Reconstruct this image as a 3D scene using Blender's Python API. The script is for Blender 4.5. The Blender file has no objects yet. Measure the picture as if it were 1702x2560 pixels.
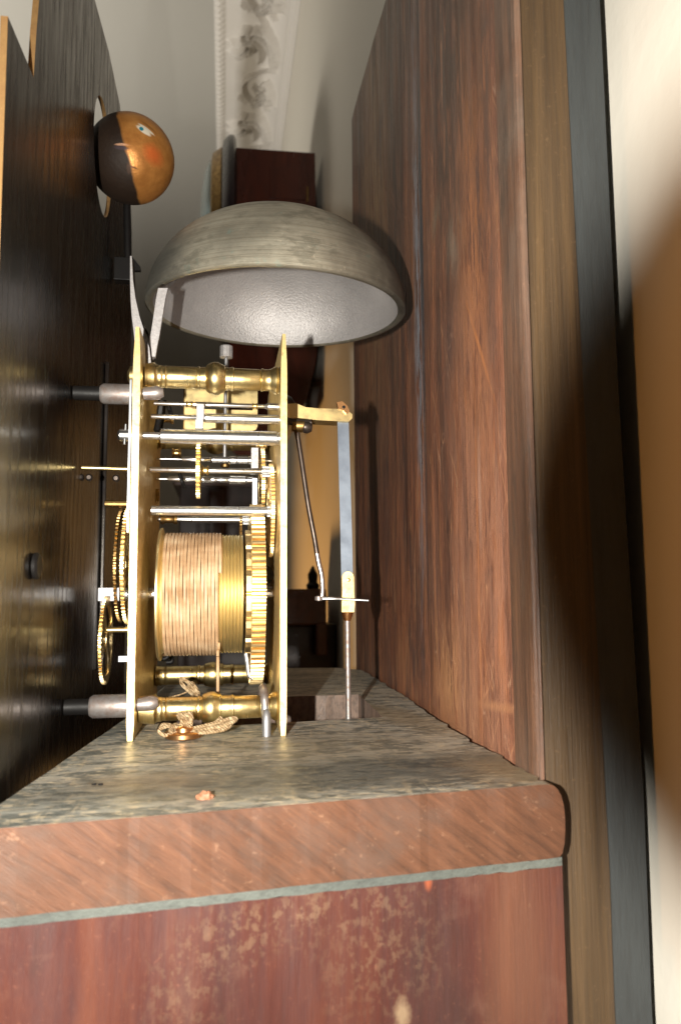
import bpy, bmesh, math, random
from mathutils import Vector, Matrix, noise as mnoise
random.seed(7)
rad = math.radians
scene = bpy.context.scene
COL = scene.collection

# ------------------------------------------------------------------ camera
CZ = 0.0626
YAW, PITCH, ROLL, FPX = rad(8.5), rad(5.8), 0.0065, 1944.0
CF = Vector((math.sin(YAW)*math.cos(PITCH), math.cos(YAW)*math.cos(PITCH), math.sin(PITCH)))
R0 = Vector((math.cos(YAW), -math.sin(YAW), 0)); U0 = R0.cross(CF)
CU = U0*math.cos(ROLL) + R0*math.sin(ROLL); CR = R0*math.cos(ROLL) - U0*math.sin(ROLL)
cam_d = bpy.data.cameras.new('camera'); cam = bpy.data.objects.new('camera', cam_d); COL.objects.link(cam)
m = Matrix((CR, CU, -CF)).transposed().to_4x4(); m.translation = Vector((0, 0, CZ)); cam.matrix_world = m
cam_d.sensor_fit = 'VERTICAL'; cam_d.sensor_height = 23.7; cam_d.lens = 18.0
cam_d.clip_start = 0.01; cam_d.clip_end = 50
cam_d.dof.use_dof = True; cam_d.dof.focus_distance = 0.375; cam_d.dof.aperture_fstop = 11.0
scene.camera = cam

def ray(px, py):
    return CF + CR*((px-851)/FPX) + CU*((1280-py)/FPX)
def on(ax, v, px, py):
    d = ray(px, py); o = Vector((0, 0, CZ)); return o + d*((v-o[ax])/d[ax])
def onx(x, px, py): return on(0, x, px, py)
def ony(y, px, py): return on(1, y, px, py)
def onz(z, px, py): return on(2, z, px, py)

# ------------------------------------------------------------------ light
scene.view_settings.view_transform = 'Standard'; scene.view_settings.look = 'None'
scene.view_settings.exposure = 0.0; scene.view_settings.gamma = 1.0
w = bpy.data.worlds.new('World'); scene.world = w; w.use_nodes = True
bg = w.node_tree.nodes['Background']; bg.inputs[0].default_value = (1.0, 0.66, 0.36, 1); bg.inputs[1].default_value = 0.022

def area(name, loc, target, sx, sy, power, color):
    l = bpy.data.lights.new(name, 'AREA'); l.shape = 'RECTANGLE'; l.size = sx; l.size_y = sy
    l.energy = power; l.color = color
    o = bpy.data.objects.new(name, l); COL.objects.link(o); o.location = loc
    o.rotation_euler = (Vector(target)-Vector(loc)).to_track_quat('-Z', 'Y').to_euler(); return o
# the flash of the camera, left of the lens (upright camera)
area('camera_flash', (-0.048, -0.004, CZ-0.0005), (0.02, 0.40, 0.12), 0.0035, 0.011, 4.0, (1.0, 0.955, 0.86))
# unseen warm room lamp above left, beam narrowed to the shadowed wall
sp_ = bpy.data.lights.new('unseen_room_lamp', 'SPOT'); sp_.energy = 34.0; sp_.color = (1.0, 0.43, 0.10); sp_.spot_size = rad(26); sp_.spot_blend = 1.0; sp_.shadow_soft_size = 0.06
sp_o = bpy.data.objects.new('unseen_room_lamp', sp_); COL.objects.link(sp_o); sp_o.location = (-0.62, 0.10, 0.98)
sp_o.rotation_euler = (Vector((0.15, 0.05, 0.08))-sp_o.location).to_track_quat('-Z', 'Y').to_euler()
tl_ = bpy.data.lights.new('far_wall_fill', 'SPOT'); tl_.energy = 30.0; tl_.color = (1.0, 0.52, 0.16); tl_.spot_size = rad(62); tl_.spot_blend = 1.0; tl_.shadow_soft_size = 0.08  # unseen warm spot added to light the lower far wall
tl_o = bpy.data.objects.new('far_wall_fill', tl_); COL.objects.link(tl_o); tl_o.location = (-0.75, 1.35, -0.35)
tl_o.rotation_euler = (Vector((0.15, 1.30, -0.02))-tl_o.location).to_track_quat('-Z', 'Y').to_euler()
area('ceiling_fill', (-0.9, 1.7, 0.5), (-0.9, 1.7001, 1.4), 0.7, 0.7, 12.0, (1.0, 0.94, 0.83))  # unseen upward fill added to brighten ceiling and cornice

# ------------------------------------------------------------------ materials
class NT:
    def __init__(s, name):
        s.m = bpy.data.materials.new(name); s.m.use_nodes = True; s.t = s.m.node_tree
        s.b = s.t.nodes['Principled BSDF']; s.tc = s.t.nodes.new('ShaderNodeTexCoord'); s.co = s.tc.outputs['Object']
    def n(s, t, **k):
        x = s.t.nodes.new(t)
        for a, v in k.items(): setattr(x, a, v)
        return x
    def l(s, a, b): s.t.links.new(a, b)
    def val(s, sock, v):
        if hasattr(v, 'is_output') or isinstance(v, bpy.types.NodeSocket): s.l(v, sock)
        else: sock.default_value = v
    def map(s, scale=(1,1,1), loc=(0,0,0), rot=(0,0,0), src=None, typ='POINT'):
        x = s.n('ShaderNodeMapping', vector_type=typ); s.l(src or s.co, x.inputs['Vector'])
        x.inputs['Scale'].default_value = scale; x.inputs['Location'].default_value = loc; x.inputs['Rotation'].default_value = rot
        return x.outputs[0]
    def rmap(s, rot, scale):
        return s.map(scale=scale, src=s.map(rot=rot))
    def noise(s, vec, scale=1, detail=4, rough=.55, dist=0):
        x = s.n('ShaderNodeTexNoise'); s.l(vec, x.inputs['Vector']); x.inputs['Scale'].default_value = scale
        x.inputs['Detail'].default_value = detail; x.inputs['Roughness'].default_value = rough; x.inputs['Distortion'].default_value = dist
        return x.outputs['Fac']
    def ramp(s, fac, stops):
        x = s.n('ShaderNodeValToRGB'); s.l(fac, x.inputs[0]); e = x.color_ramp.elements
        while len(e) < len(stops): e.new(.5)
        for i, (p, c) in enumerate(stops):
            e[i].position = p; e[i].color = (c, c, c, 1) if isinstance(c, (int, float)) else (*c, 1)
        return x.outputs[0]
    def mix(s, fac, a, b, typ='MIX'):
        x = s.n('ShaderNodeMix', data_type='RGBA', blend_type=typ); s.val(x.inputs[0], fac)
        s.val(x.inputs[6], (*a, 1) if isinstance(a, tuple) else a); s.val(x.inputs[7], (*b, 1) if isinstance(b, tuple) else b)
        return x.outputs[2]
    def math(s, op, a, b=0.0, c=None):
        x = s.n('ShaderNodeMath', operation=op); s.val(x.inputs[0], a); s.val(x.inputs[1], b)
        if c is not None: s.val(x.inputs[2], c)
        return x.outputs[0]
    def bump(s, h, strength, dist):
        x = s.n('ShaderNodeBump'); s.l(h, x.inputs['Height']); x.inputs['Strength'].default_value = strength; x.inputs['Distance'].default_value = dist
        s.l(x.outputs[0], s.b.inputs['Normal']); return x
    def blob(s, centre, radii, edge=.35, nscale=300, namp=.5, rot=(0,0,0), stretch=(1,1,1)):
        """mask (0..1) of a stain or painted shade with an uneven edge, in object space metres"""
        v = s.map(loc=tuple(centre), rot=rot, scale=tuple(radii), typ='TEXTURE')
        x = s.n('ShaderNodeVectorMath', operation='LENGTH'); s.l(v, x.inputs[0])
        d = x.outputs['Value']
        nn = s.noise(s.map(scale=stretch), nscale, 5, .65)
        d = s.math('ADD', d, s.math('MULTIPLY', s.math('SUBTRACT', nn, .5), namp*2))
        mr = s.n('ShaderNodeMapRange'); s.l(d, mr.inputs[0]); mr.inputs[1].default_value = 1.0+edge; mr.inputs[2].default_value = 1.0-edge
        return mr.outputs[0]
    def out(s, color=None, rough=None, metal=None, spec=None):
        if color is not None: s.val(s.b.inputs['Base Color'], (*color, 1) if isinstance(color, tuple) else color)
        if rough is not None: s.val(s.b.inputs['Roughness'], rough)
        if metal is not None: s.val(s.b.inputs['Metallic'], metal)
        if spec is not None: s.val(s.b.inputs['Specular IOR Level'], spec)
        return s.m

def metal(name, c1, c2, rough=.28, var=.1, nscale=180, met=1.0, bump=0.02, stretch=(1,1,1), dirt=0.0):
    s = NT(name); v = s.map(scale=stretch); a = s.noise(v, nscale, 6, .6); c = s.mix(s.ramp(a, [(.35, 0), (.65, 1)]), c1, c2)
    if dirt:
        d = s.ramp(s.noise(s.map(), 420, 8, .7), [(.55, 0), (.72, 1)])
        c = s.mix(s.math('MULTIPLY', d, dirt), c, (.07, .045, .03))
    b = s.noise(v, nscale*4, 3, .6)
    s.bump(b, .6, bump*.001)
    r = s.n('ShaderNodeMapRange'); s.l(a, r.inputs[0]); r.inputs[1].default_value = .3; r.inputs[2].default_value = .7
    r.inputs[3].default_value = rough-var*.5; r.inputs[4].default_value = rough+var
    return s.out(c, r.outputs[0], met)

BRASS = metal('brass', (.84, .67, .34), (.74, .56, .25), .33, .10, dirt=.25)
BRASS_D = metal('brass_turned', (.80, .64, .31), (.66, .50, .22), .30, .09, stretch=(12,1,1), nscale=60, dirt=.3)
BRASS_E = metal('brass_plate_edge', (.80, .62, .31), (.62, .45, .19), .46, .12, nscale=260, dirt=.5, bump=.05)
BRASS_W = metal('brass_wheel_rim', (.84, .66, .36), (.72, .52, .25), .38, .1, dirt=.3)
BRASS_O = metal('old_brass', (.42, .27, .10), (.20, .12, .05), .38, .12, dirt=.4)
STEEL = metal('polished_steel', (.80, .80, .80), (.64, .64, .65), .3, .08, stretch=(15,1,1), nscale=50, dirt=.12)
STEEL_M = metal('matte_steel', (.42, .42, .44), (.30, .30, .31), .45, .1, met=.8)
STEEL_C = metal('cast_steel', (.42, .40, .40), (.30, .285, .285), .5, .1, nscale=900, met=.6, bump=.12)
STEEL_R = metal('rusty_steel', (.36, .34, .33), (.24, .18, .155), .42, .12, nscale=300, met=.7, bump=.05)
STEEL_K = metal('dark_steel', (.11, .085, .07), (.05, .04, .035), .35, .1, met=.8)
BLUE = metal('blued_spring_steel', (.19, .22, .265), (.12, .14, .175), .5, .1, nscale=70, met=.6)
COPPER = metal('coppery_brass', (.75, .42, .2), (.5, .25, .1), .3, .1)
BLACK = metal('black_iron', (.008, .007, .0065), (.004, .0035, .0035), .5, .1, met=.0)
BLACK.node_tree.nodes['Principled BSDF'].inputs['Specular IOR Level'].default_value = .22

def dial_mat():
    s = NT('dark_dial_back'); a = s.noise(s.map(scale=(1, 6, 1)), 14, 7, .65)
    c = s.ramp(a, [(.3, (.008, .007, .006)), (.5, (.016, .012, .010)), (.7, (.030, .024, .018))])
    c = s.mix(s.ramp(s.noise(s.map(scale=(1, 3, .6)), 60, 5), [(.56, 0), (.66, 1)]), c, (.02, .018, .02))
    s.bump(s.noise(s.map(scale=(1, 4, 1)), 60, 6), .3, .0003)
    return s.out(c, s.ramp(s.noise(s.map(scale=(1, 8, 1)), 25, 5), [(.3, .15), (.7, .34)]), .35, .36)
DIALBACK = dial_mat()

def wood(name, stops, grain=(60, 60, 3), fine=(900, 900, 25), rough=.5, bump=.15, stains=(), finemix=.5, dark=(.01,.008,.007), wavy=0.6, spec=.5, roughstains=(), blotch=(), scratch=(), haze=None):
    """grain / fine: noise frequency (1/m) along x, y, z"""
    s = NT(name)
    a = s.noise(s.map(scale=grain), 1, 6, .62, wavy)
    c = s.ramp(a, stops)
    f = s.noise(s.map(scale=fine), 1, 5, .7)
    fm = s.ramp(f, [(.36, 1), (.54, 0)])
    c = s.mix(s.math('MULTIPLY', fm, finemix), c, dark)
    if haze:
        c = s.mix(s.math('MULTIPLY', s.ramp(s.noise(s.map(scale=(14, 14, 7)), 1, 6, .65, .5), [(.44, 0), (.66, 1)]), haze[1]), c, haze[0])
    for sc, lo, hi, bc_, k in blotch:
        b = s.noise(s.map(scale=sc), 1, 8, .72, .3)
        c = s.mix(s.math('MULTIPLY', s.ramp(b, [(lo, 0), (hi, 1)]), k), c, bc_)
    for sc, rx, wd, bc_, k in scratch:
        b = s.noise(s.rmap((rx, 0, 0), sc), 1, 1.5, .5, .2)
        c = s.mix(s.math('MULTIPLY', s.ramp(b, [(.5-wd, 0), (.5, 1), (.5+wd, 0)]), s.math('MULTIPLY', s.ramp(s.noise(s.map(scale=(80, 80, 30)), 1, 4), [(.48, 0), (.6, 1)]), k)), c, bc_)
    sp = s.ramp(s.noise(s.map(), 520, 6, .7), [(.60, 0), (.74, 1)])
    c = s.mix(s.math('MULTIPLY', sp, .35), c, tuple(min(1, v*1.8+.02) for v in stops[-1][1]))
    for st in stains:
        mk = s.blob(st['c'], st['r'], st.get('edge', .5), st.get('ns', 300), st.get('na', .5), st.get('rot', (0,0,0)), st.get('st', (1,1,1)))
        if 'frag' in st:
            fs_, flo = st['frag']
            mk = s.math('MULTIPLY', mk, s.ramp(s.noise(s.map(scale=fs_), 1, 7, .68), [(flo, 0), (flo+.07, 1)]))
        c = s.mix(s.math('MULTIPLY', mk, st.get('k', .8)), c, st['col'])
    r = s.ramp(s.noise(s.map(scale=grain), 1.7, 4), [(.3, rough-.12), (.7, rough+.14)])
    for st in roughstains:
        mk = s.blob(st['c'], st['r'], .5, 200, .5)
        r = s.mix(mk, r, (st['v'],)*3)
    h = s.math('ADD', s.math('MULTIPLY', a, .6), f)
    s.bump(h, bump*3, .0006)
    return s.out(c, r, 0.0, spec)

# ------------------------------------------------------------------ object helpers
def add_obj(name, verts, faces, mat, parent=None, smooth=False, kind=None, origin=None):
    vs = [Vector(v) for v in verts]
    if parent is not None: o0 = parent.matrix_world_cache
    elif origin is not None: o0 = Vector(origin)
    else:
        xs = [v.x for v in vs]; ys = [v.y for v in vs]; zs = [v.z for v in vs]
        o0 = Vector(((min(xs)+max(xs))/2, (min(ys)+max(ys))/2, min(zs)))
    me = bpy.data.meshes.new(name); me.from_pydata([v-o0 for v in vs], [], faces); me.update()
    bm = bmesh.new(); bm.from_mesh(me); bmesh.ops.recalc_face_normals(bm, faces=bm.faces); bm.to_mesh(me); bm.free()
    if mat: me.materials.append(mat)
    if smooth:
        me.polygons.foreach_set('use_smooth', [True]*len(me.polygons))
        me.set_sharp_from_angle(angle=rad(38))
    o = bpy.data.objects.new(name, me); COL.objects.link(o)
    if parent is not None:
        o.parent = parent.obj
    else: o.location = o0
    if kind: o['kind'] = kind
    return P(o, o0)
class P:
    def __init__(s, obj, o0): s.obj = obj; s.matrix_world_cache = o0
def root(name, loc, label, cat, group=None):
    e = bpy.data.objects.new(name, None); COL.objects.link(e); e.location = loc; e.empty_display_size = .01
    e['label'] = label; e['category'] = cat
    if group: e['group'] = group
    return P(e, Vector(loc))
def tag(p, label, cat, group=None):
    p.obj['label'] = label; p.obj['category'] = cat
    if group: p.obj['group'] = group
    return p

class G:
    """geometry collector"""
    def __init__(s): s.v = []; s.f = []
    def add(s, vs, fs):
        o = len(s.v); s.v += [Vector(v) for v in vs]; s.f += [[i+o for i in f] for f in fs]; return s
    def build(s, name, mat, parent=None, smooth=False, **k): return add_obj(name, s.v, s.f, mat, parent, smooth, **k)
    def box(s, a, b, bev=0.0):
        (x0, y0, z0), (x1, y1, z1) = [min(p, q) for p, q in zip(a, b)], [max(p, q) for p, q in zip(a, b)]
        if bev <= 0:
            return s.add([(x, y, z) for x in (x0, x1) for y in (y0, y1) for z in (z0, z1)],
                         [(0,1,3,2), (4,6,7,5), (0,4,5,1), (2,3,7,6), (0,2,6,4), (1,5,7,3)])
        bm = bmesh.new(); bmesh.ops.create_cube(bm, size=1)
        for v in bm.verts: v.co = Vector(((x0+x1)/2+v.co.x*(x1-x0), (y0+y1)/2+v.co.y*(y1-y0), (z0+z1)/2+v.co.z*(z1-z0)))
        bmesh.ops.bevel(bm, geom=bm.edges[:], offset=bev, segments=2, affect='EDGES', profile=.6)
        bm.verts.index_update(); s.add([v.co.copy() for v in bm.verts], [[v.index for v in f.verts] for f in bm.faces]); bm.free(); return s
    def lathe(s, prof, base, axis, n=40, close=False):
        """prof [(t along axis, r)]; base point; axis vector"""
        ax = Vector(axis).normalized(); up = Vector((0,0,1)) if abs(ax.z) < .9 else Vector((1,0,0))
        e1 = ax.cross(up).normalized(); e2 = ax.cross(e1); base = Vector(base)
        vs = []; fs = []
        for t, r in prof:
            for k in range(n):
                a = 2*math.pi*k/n; vs.append(base+ax*t+(e1*math.cos(a)+e2*math.sin(a))*max(r, 1e-6))
        for i in range(len(prof)-1):
            for k in range(n): fs.append((i*n+k, i*n+(k+1)%n, (i+1)*n+(k+1)%n, (i+1)*n+k))
        if close:
            i = len(prof)-1
            for k in range(n): fs.append((i*n+k, i*n+(k+1)%n, (k+1)%n, k))
        else:
            fs.append(list(range(n))); fs.append([(len(prof)-1)*n+k for k in range(n)])
        return s.add(vs, fs)
    def cyl(s, a, b, r, n=20, r2=None, bev=.12):
        a = Vector(a); b = Vector(b); L = (b-a).length; r2 = r if r2 is None else r2; c = min(r, r2, L)*bev
        return s.lathe([(0, r-c), (c, r), (L-c, r2), (L, r2-c)], a, b-a, n)
    def tube(s, pts, r, n=8, sub=6, flat=None):
        pts = [Vector(p) for p in pts]; P2 = []
        for i in range(len(pts)-1):
            p0 = pts[max(i-1, 0)]; p1 = pts[i]; p2 = pts[i+1]; p3 = pts[min(i+2, len(pts)-1)]
            for k in range(sub):
                t = k/sub
                P2.append(.5*((2*p1)+(p2-p0)*t+(2*p0-5*p1+4*p2-p3)*t*t+(3*p1-p0-3*p2+p3)*t**3))
        P2.append(pts[-1])
        rr = r if callable(r) else (lambda t: r)
        vs = []; fs = []; up = Vector((.3, .2, 1)).normalized(); N = len(P2)
        for i, p in enumerate(P2):
            d = (P2[min(i+1, N-1)]-P2[max(i-1, 0)]).normalized()
            e1 = up-d*up.dot(d)
            if e1.length < 1e-4: e1 = d.orthogonal()
            e1.normalize(); up = e1; e2 = d.cross(e1); q = rr(i/(N-1))
            for k in range(n):
                a = 2*math.pi*k/n; vs.append(p+e1*math.cos(a)*q+e2*math.sin(a)*q*(flat or 1))
        for i in range(N-1):
            for k in range(n): fs.append((i*n+k, i*n+(k+1)%n, (i+1)*n+(k+1)%n, (i+1)*n+k))
        fs.append(list(range(n))); fs.append([(N-1)*n+k for k in range(n)])
        return s.add(vs, fs)
    def prism(s, poly, off, holes=()):
        """planar polygon (3D pts) with holes extruded by vector off"""
        bm = bmesh.new(); off = Vector(off); loops = []
        for lp in [poly]+list(holes):
            vs = [bm.verts.new(Vector(p)) for p in lp]; loops.append(vs)
            for i in range(len(vs)): bm.edges.new((vs[i], vs[(i+1) % len(vs)]))
        if holes:
            bmesh.ops.triangle_fill(bm, use_beauty=True, edges=bm.edges[:])
        else: bm.faces.new(loops[0])
        ret = bmesh.ops.extrude_face_region(bm, geom=bm.faces[:], use_keep_orig=True)
        for e in ret['geom']:
            if isinstance(e, bmesh.types.BMVert): e.co += off
        bm.verts.index_update()
        s.add([v.co.copy() for v in bm.verts], [[v.index for v in f.verts] for f in bm.faces]); bm.free(); return s
    def gear(s, x, yc, zc, R, th, n, depth, hub=.006, rin=.82, spokes=4, phase=0.0, duty=.5):
        """crossed-out wheel in the plane x = const, teeth rounded"""
        pts = []
        for k in range(n):
            a0 = 2*math.pi*(k+phase)/n; da = 2*math.pi/n
            for u, r in ((0, R-depth), (.5-duty/2-.06, R-depth), (.5-duty/2+.02, R-depth*.35), (.5-duty*.18, R), (.5+duty*.18, R), (.5+duty/2-.02, R-depth*.35), (.5+duty/2+.06, R-depth)):
                a = a0+u*da; pts.append((math.cos(a)*r, math.sin(a)*r))
        N = len(pts); ri = (R-depth)*rin
        vs = []
        for sx in (0, th):
            for (c, d) in pts: vs.append((x+sx, yc+c, zc+d))
        for sx in (0, th):
            for (c, d) in pts:
                l = math.hypot(c, d); vs.append((x+sx, yc+c/l*ri, zc+d/l*ri))
        fs = []
        for i in range(N):
            j = (i+1) % N
            fs += [(i, j, N+j, N+i), (2*N+i, 2*N+j, j, i), (N+i, N+j, 3*N+j, 3*N+i), (3*N+i, 3*N+j, 2*N+j, 2*N+i)]
        s.add(vs, fs)
        if spokes:
            for k in range(spokes):
                a = 2*math.pi*(k+.3)/spokes; d = Vector((0, math.cos(a), math.sin(a))); e = Vector((0, -math.sin(a), math.cos(a)))*R*.06
                p0 = Vector((x+th*.1, yc, zc))+d*hub*.7; p1 = Vector((x+th*.1, yc, zc))+d*(ri+R*.02); t = Vector((th*.8, 0, 0))
                s.add([p0-e, p0+e, p1+e, p1-e, p0-e+t, p0+e+t, p1+e+t, p1-e+t], [(0,1,2,3), (7,6,5,4), (0,4,5,1), (1,5,6,2), (2,6,7,3), (3,7,4,0)])
            s.lathe([(0, hub*.9), (th*.1, hub), (th*1.3, hub), (th*1.4, hub*.9)], (x-th*.2, yc, zc), (1,0,0), 24)
        return s

# ================================================================== SETTING
WX = 0.150; ZC = 1.42
def plaster(name, col, col2, sc=3, bump=.1):
    s = NT(name); c = s.mix(s.noise(s.map(), sc, 5), col, col2); s.bump(s.noise(s.map(), 90, 5), bump, .002)
    return s.out(c, .7, 0, .3)
WALL = plaster('wall_paint', (.80, .76, .68), (.74, .69, .60), 2.5, .15)
CEIL = plaster('ceiling_paint', (.54, .525, .485), (.49, .475, .435), 2, .15)
G().box((WX, -.9, -1.9), (WX+.1, 6, ZC+.05)).build('wall', WALL, kind='structure')
G().box((-3.2, -.9, ZC), (WX, 6, ZC+.1)).build('ceiling', CEIL, kind='structure')
G().box((-3.2, 5, -1.9), (WX, 5.1, ZC)).build('far_wall', WALL, kind='structure')
G().box((-3.2, -.9, -2.0), (WX, 5.1, -1.9)).build('floor', wood('floor_boards', [(.3, (.10,.05,.03)), (.7, (.2,.11,.06))], (6,1,6), (80,8,80)), kind='structure')

# cornice: cove with an acanthus relief
def cornice():
    s = NT('cornice_plaster')
    c = s.mix(s.noise(s.map(), 12, 5), (.84, .80, .76), (.76, .72, .66))
    mk = s.blob(tuple(onz(1.385, 622, 275)-Vector((.06, 2.1, 1.36))), (.028, .42, .2), .45, 9, .45)  # wall clock's shadow on the cove, painted into the plaster colour
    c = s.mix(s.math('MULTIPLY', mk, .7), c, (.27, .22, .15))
    s.out(c, .6, 0, .3)
    y0, y1 = .9, 4.0; NU, NV = 90, 1400; x0 = -.035; zb = 1.305
    vs = []; fs = []
    import numpy as np
    per = .34; PU, PV = 120, 220; W_ = .20
    gu, gv = np.meshgrid(np.linspace(0, W_, PU), np.linspace(0, per, PV), indexing='ij'); hm = np.zeros_like(gu)
    def ridge(pts, w0, w1, hh):
        n_ = len(pts)
        for sft in (-per, 0, per):
            for q_ in range(n_):
                u_, v_ = pts[q_]; t_ = q_/(n_-1); w_ = w0+(w1-w0)*t_
                d_ = np.hypot(gu-u_, gv-(v_+sft)); np.maximum(hm, hh*(1-.35*t_)*np.clip(1-(d_/w_)**2, 0, 1), out=hm)
    for (bu, bv, sg) in ((.055, .05, 1), (.145, .22, -1)):
        ridge([(bu+sg*.022*(1-k/40)*math.cos(k*.28), bv+.022*(1-k/40)*math.sin(k*.28)) for k in range(36)], .007, .004, 1.0)
        for f_ in range(7):
            a0 = rad(-50+f_*27); L_ = .07+.03*math.sin(f_*1.3+1)
            ridge([(bu+sg*(math.cos(a0+k*.035*sg)*(.024+L_*k/30)), bv+math.sin(a0+k*.035)*(.024+L_*1.25*k/30)) for k in range(31)], .0065, .0045, .9)
    ridge([(.10+.055*math.sin(2*math.pi*k/90), per*k/90) for k in range(91)], .006, .006, .8)
    def leaf(u, v):
        return float(hm[min(PU-1, int(u*PU)), int((v % per)/per*PV) % PV])
    for j in range(NV):
        y = y0+(y1-y0)*j/(NV-1)
        for i in range(NU):
            u = i/(NU-1)
            # profile from ceiling edge to wall edge
            if u < .16:
                bx = x0+u/.16*.028; bz = ZC-.012 if u > .01 else ZC-.001
                h = .006*max(0, math.sin(math.pi*u/.16))*(.6+.8*abs(math.sin(math.pi*y/.019+ (1 if u > .08 else 0))))
                nx, nz = -.2, -1
            elif u > .86:
                t = (u-.86)/.14; bx = WX-.020+.0195*(t > .02)*t; bz = zb+.024-t*.024
                h = .005*math.sin(math.pi*t*2)**2; nx, nz = -1, -.6
            else:
                t = (u-.16)/.70; a = t*math.pi/2
                cx, cz = x0+.028, zb+.024
                bx = cx+(WX-.020-cx)*math.sin(a); bz = (ZC-.012)-((ZC-.012)-cz)*(1-math.cos(a))
                nx, nz = -math.sin(a), -math.cos(a)
                h = .034*leaf(t, y)*min(1, t*8, (1-t)*8)
            l = math.hypot(nx, nz); vs.append((bx+nx/l*h, y, bz+nz/l*h))
    for j in range(NV-1):
        for i in range(NU-1):
            a = j*NU+i; fs.append((a, a+1, a+NU+1, a+NU))
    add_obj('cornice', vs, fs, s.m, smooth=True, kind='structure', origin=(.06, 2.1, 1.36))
cornice()

# ================================================================== SEAT BOARD
def jit(p, q, n, amp, seed=0, start=True):
    p = Vector(p); q = Vector(q); d = (q-p); nrm = Vector((d.y, -d.x, 0)).normalized(); out = []
    for i in range(n):
        t = i/n; a = amp*(mnoise.noise(Vector((t*n*.31+seed, seed*1.7, .3)))+.5*mnoise.noise(Vector((t*n*.83+seed, 4.1, seed)))) if i else 0
        out.append(p+d*t+nrm*a)
    return out
NL = Vector((-.0685, .2258, 0)); NR = Vector((.1042, .2467, 0)); FR = Vector((.1088, .6184, 0)); FL = Vector((-.03, .662, 0)); L1 = Vector((-.0483, .4033, 0)); FM = Vector((.092, .640, 0))
NR = Vector((.1028, .2465, 0))
outer = jit(NL, NR, 60, .0006, 3)
# ragged long edge along the backboard
e0 = Vector((.1052, .2500, 0))
outer += [NR, NR+Vector((0, .006, 0)), Vector((.1048, .2560, 0))]
ed_ = jit(Vector((.1046, .2570, 0)), FR, 110, .0022, 11)
outer += [p-Vector((.0030*math.sin(math.pi*min(1, i/62))**.7, 0, 0)) for i, p in enumerate(ed_)] + [FR, FM, FL] + jit(FL, L1, 6, .0, 5)[1:] + jit(L1, NL, 24, .0004, 9)
hole = []
hs = [Vector((-.0300, .3735, 0)), Vector((.0786, .3878, 0)), Vector((.0812, .4747, 0)), Vector((-.0300, .4700, 0))]
for i in range(4): hole += jit(hs[i], hs[(i+1) % 4], 22, .0006, 20+i)
TH = .0232
seat_top = wood('seat_board_wood', [(.28, (.17, .175, .165)), (.44, (.33, .33, .29)), (.60, (.45, .42, .35)), (.76, (.58, .50, .39))],
    grain=(5, 26, 26), fine=(60, 700, 300), rough=.40, bump=.5, finemix=.55, dark=(.03, .033, .03), blotch=[((70, 170, 100), .49, .54, (.06, .075, .072), .8), ((160, 420, 300), .54, .58, (.70, .58, .40), .75), ((420, 60, 200), .58, .62, (.55, .45, .30), .5), ((300, 900, 300), .60, .66, (.60, .47, .33), .6)],
    stains=[dict(c=(.05, -.165, .02), r=(.09, .022, .05), col=(.035, .040, .038), k=.75, ns=90, na=.7),
            dict(c=(-.02, -.185, .02), r=(.07, .014, .05), col=(.05, .05, .042), k=.6, ns=120, na=.7),
            dict(c=(.085, -.175, .02), r=(.02, .03, .05), col=(.25, .18, .10), k=.6, ns=160, na=.8),
            dict(c=(.065, -.05, .02), r=(.012, .05, .05), col=(.22, .16, .085), k=.6, ns=260, na=.8, rot=(0,0,.25), st=(1,.3,1)),
            dict(c=(-.045, -.17, .02), r=(.02, .012, .05), col=(.20, .15, .10), k=.6, ns=200, na=.8),
            dict(c=(.02, -.12, .02), r=(.05, .03, .05), col=(.15, .125, .085), k=.5, ns=60, na=.5)])
s = NT('seat_board_end_grain')
RR = (0, rad(52), 0)
a = s.noise(s.rmap(RR, (420, 60, 45)), 1, 5, .62, .5)
c = s.ramp(a, [(.3, (.060, .026, .014)), (.45, (.088, .037, .019)), (.58, (.108, .045, .023)), (.75, (.135, .060, .030))])
b2 = s.noise(s.rmap(RR, (1500, 300, 140)), 1, 6, .7)
c = s.mix(s.math('MULTIPLY', s.ramp(b2, [(.36, 1), (.5, 0)]), .35), c, (.05, .025, .016))
c = s.mix(s.math('MULTIPLY', s.ramp(s.noise(s.map(), 38, 8, .7), [(.47, 0), (.62, 1)]), .5), c, (.085, .055, .042))
c = s.mix(s.math('MULTIPLY', s.ramp(s.noise(s.map(scale=(1,1,1.4)), 260, 7, .7), [(.60, 0), (.68, 1)]), .4), c, (.27, .15, .09))
s.bump(s.math('ADD', a, b2), .6, .0005)
SEAT_END = s.out(c, .62, 0, .35)
SLOT_W = wood('slot_wall_wood', [(.3, (.13, .085, .06)), (.7, (.24, .16, .12))], (40, 40, 20), (400, 400, 200))
g = G().prism(outer, (0, 0, -TH), [hole])
cs = [(.1028, 0), (.1046, -.0001), (.1062, -.0007), (.1076, -.0020), (.1087, -.0040), (.1095, -.0070), (.1098, -.0110), (.1097, -.0150), (.1093, -.0190), (.1084, -.0220), (.1074, -.0230), (.1028, -TH)]
nn = len(cs); vs = [(x, .2465+(x-.1028)*.12, z) for x, z in cs]+[(x, .2525, z) for x, z in cs]
g.add(vs, [tuple(range(nn)), tuple(range(2*nn-1, nn-1, -1))]+[(i, (i+1) % nn, nn+(i+1) % nn, nn+i) for i in range(nn)])
seat = g.build('seat_board', seat_top)
me = seat.obj.data; me.materials.append(SEAT_END); me.materials.append(SLOT_W)
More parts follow.
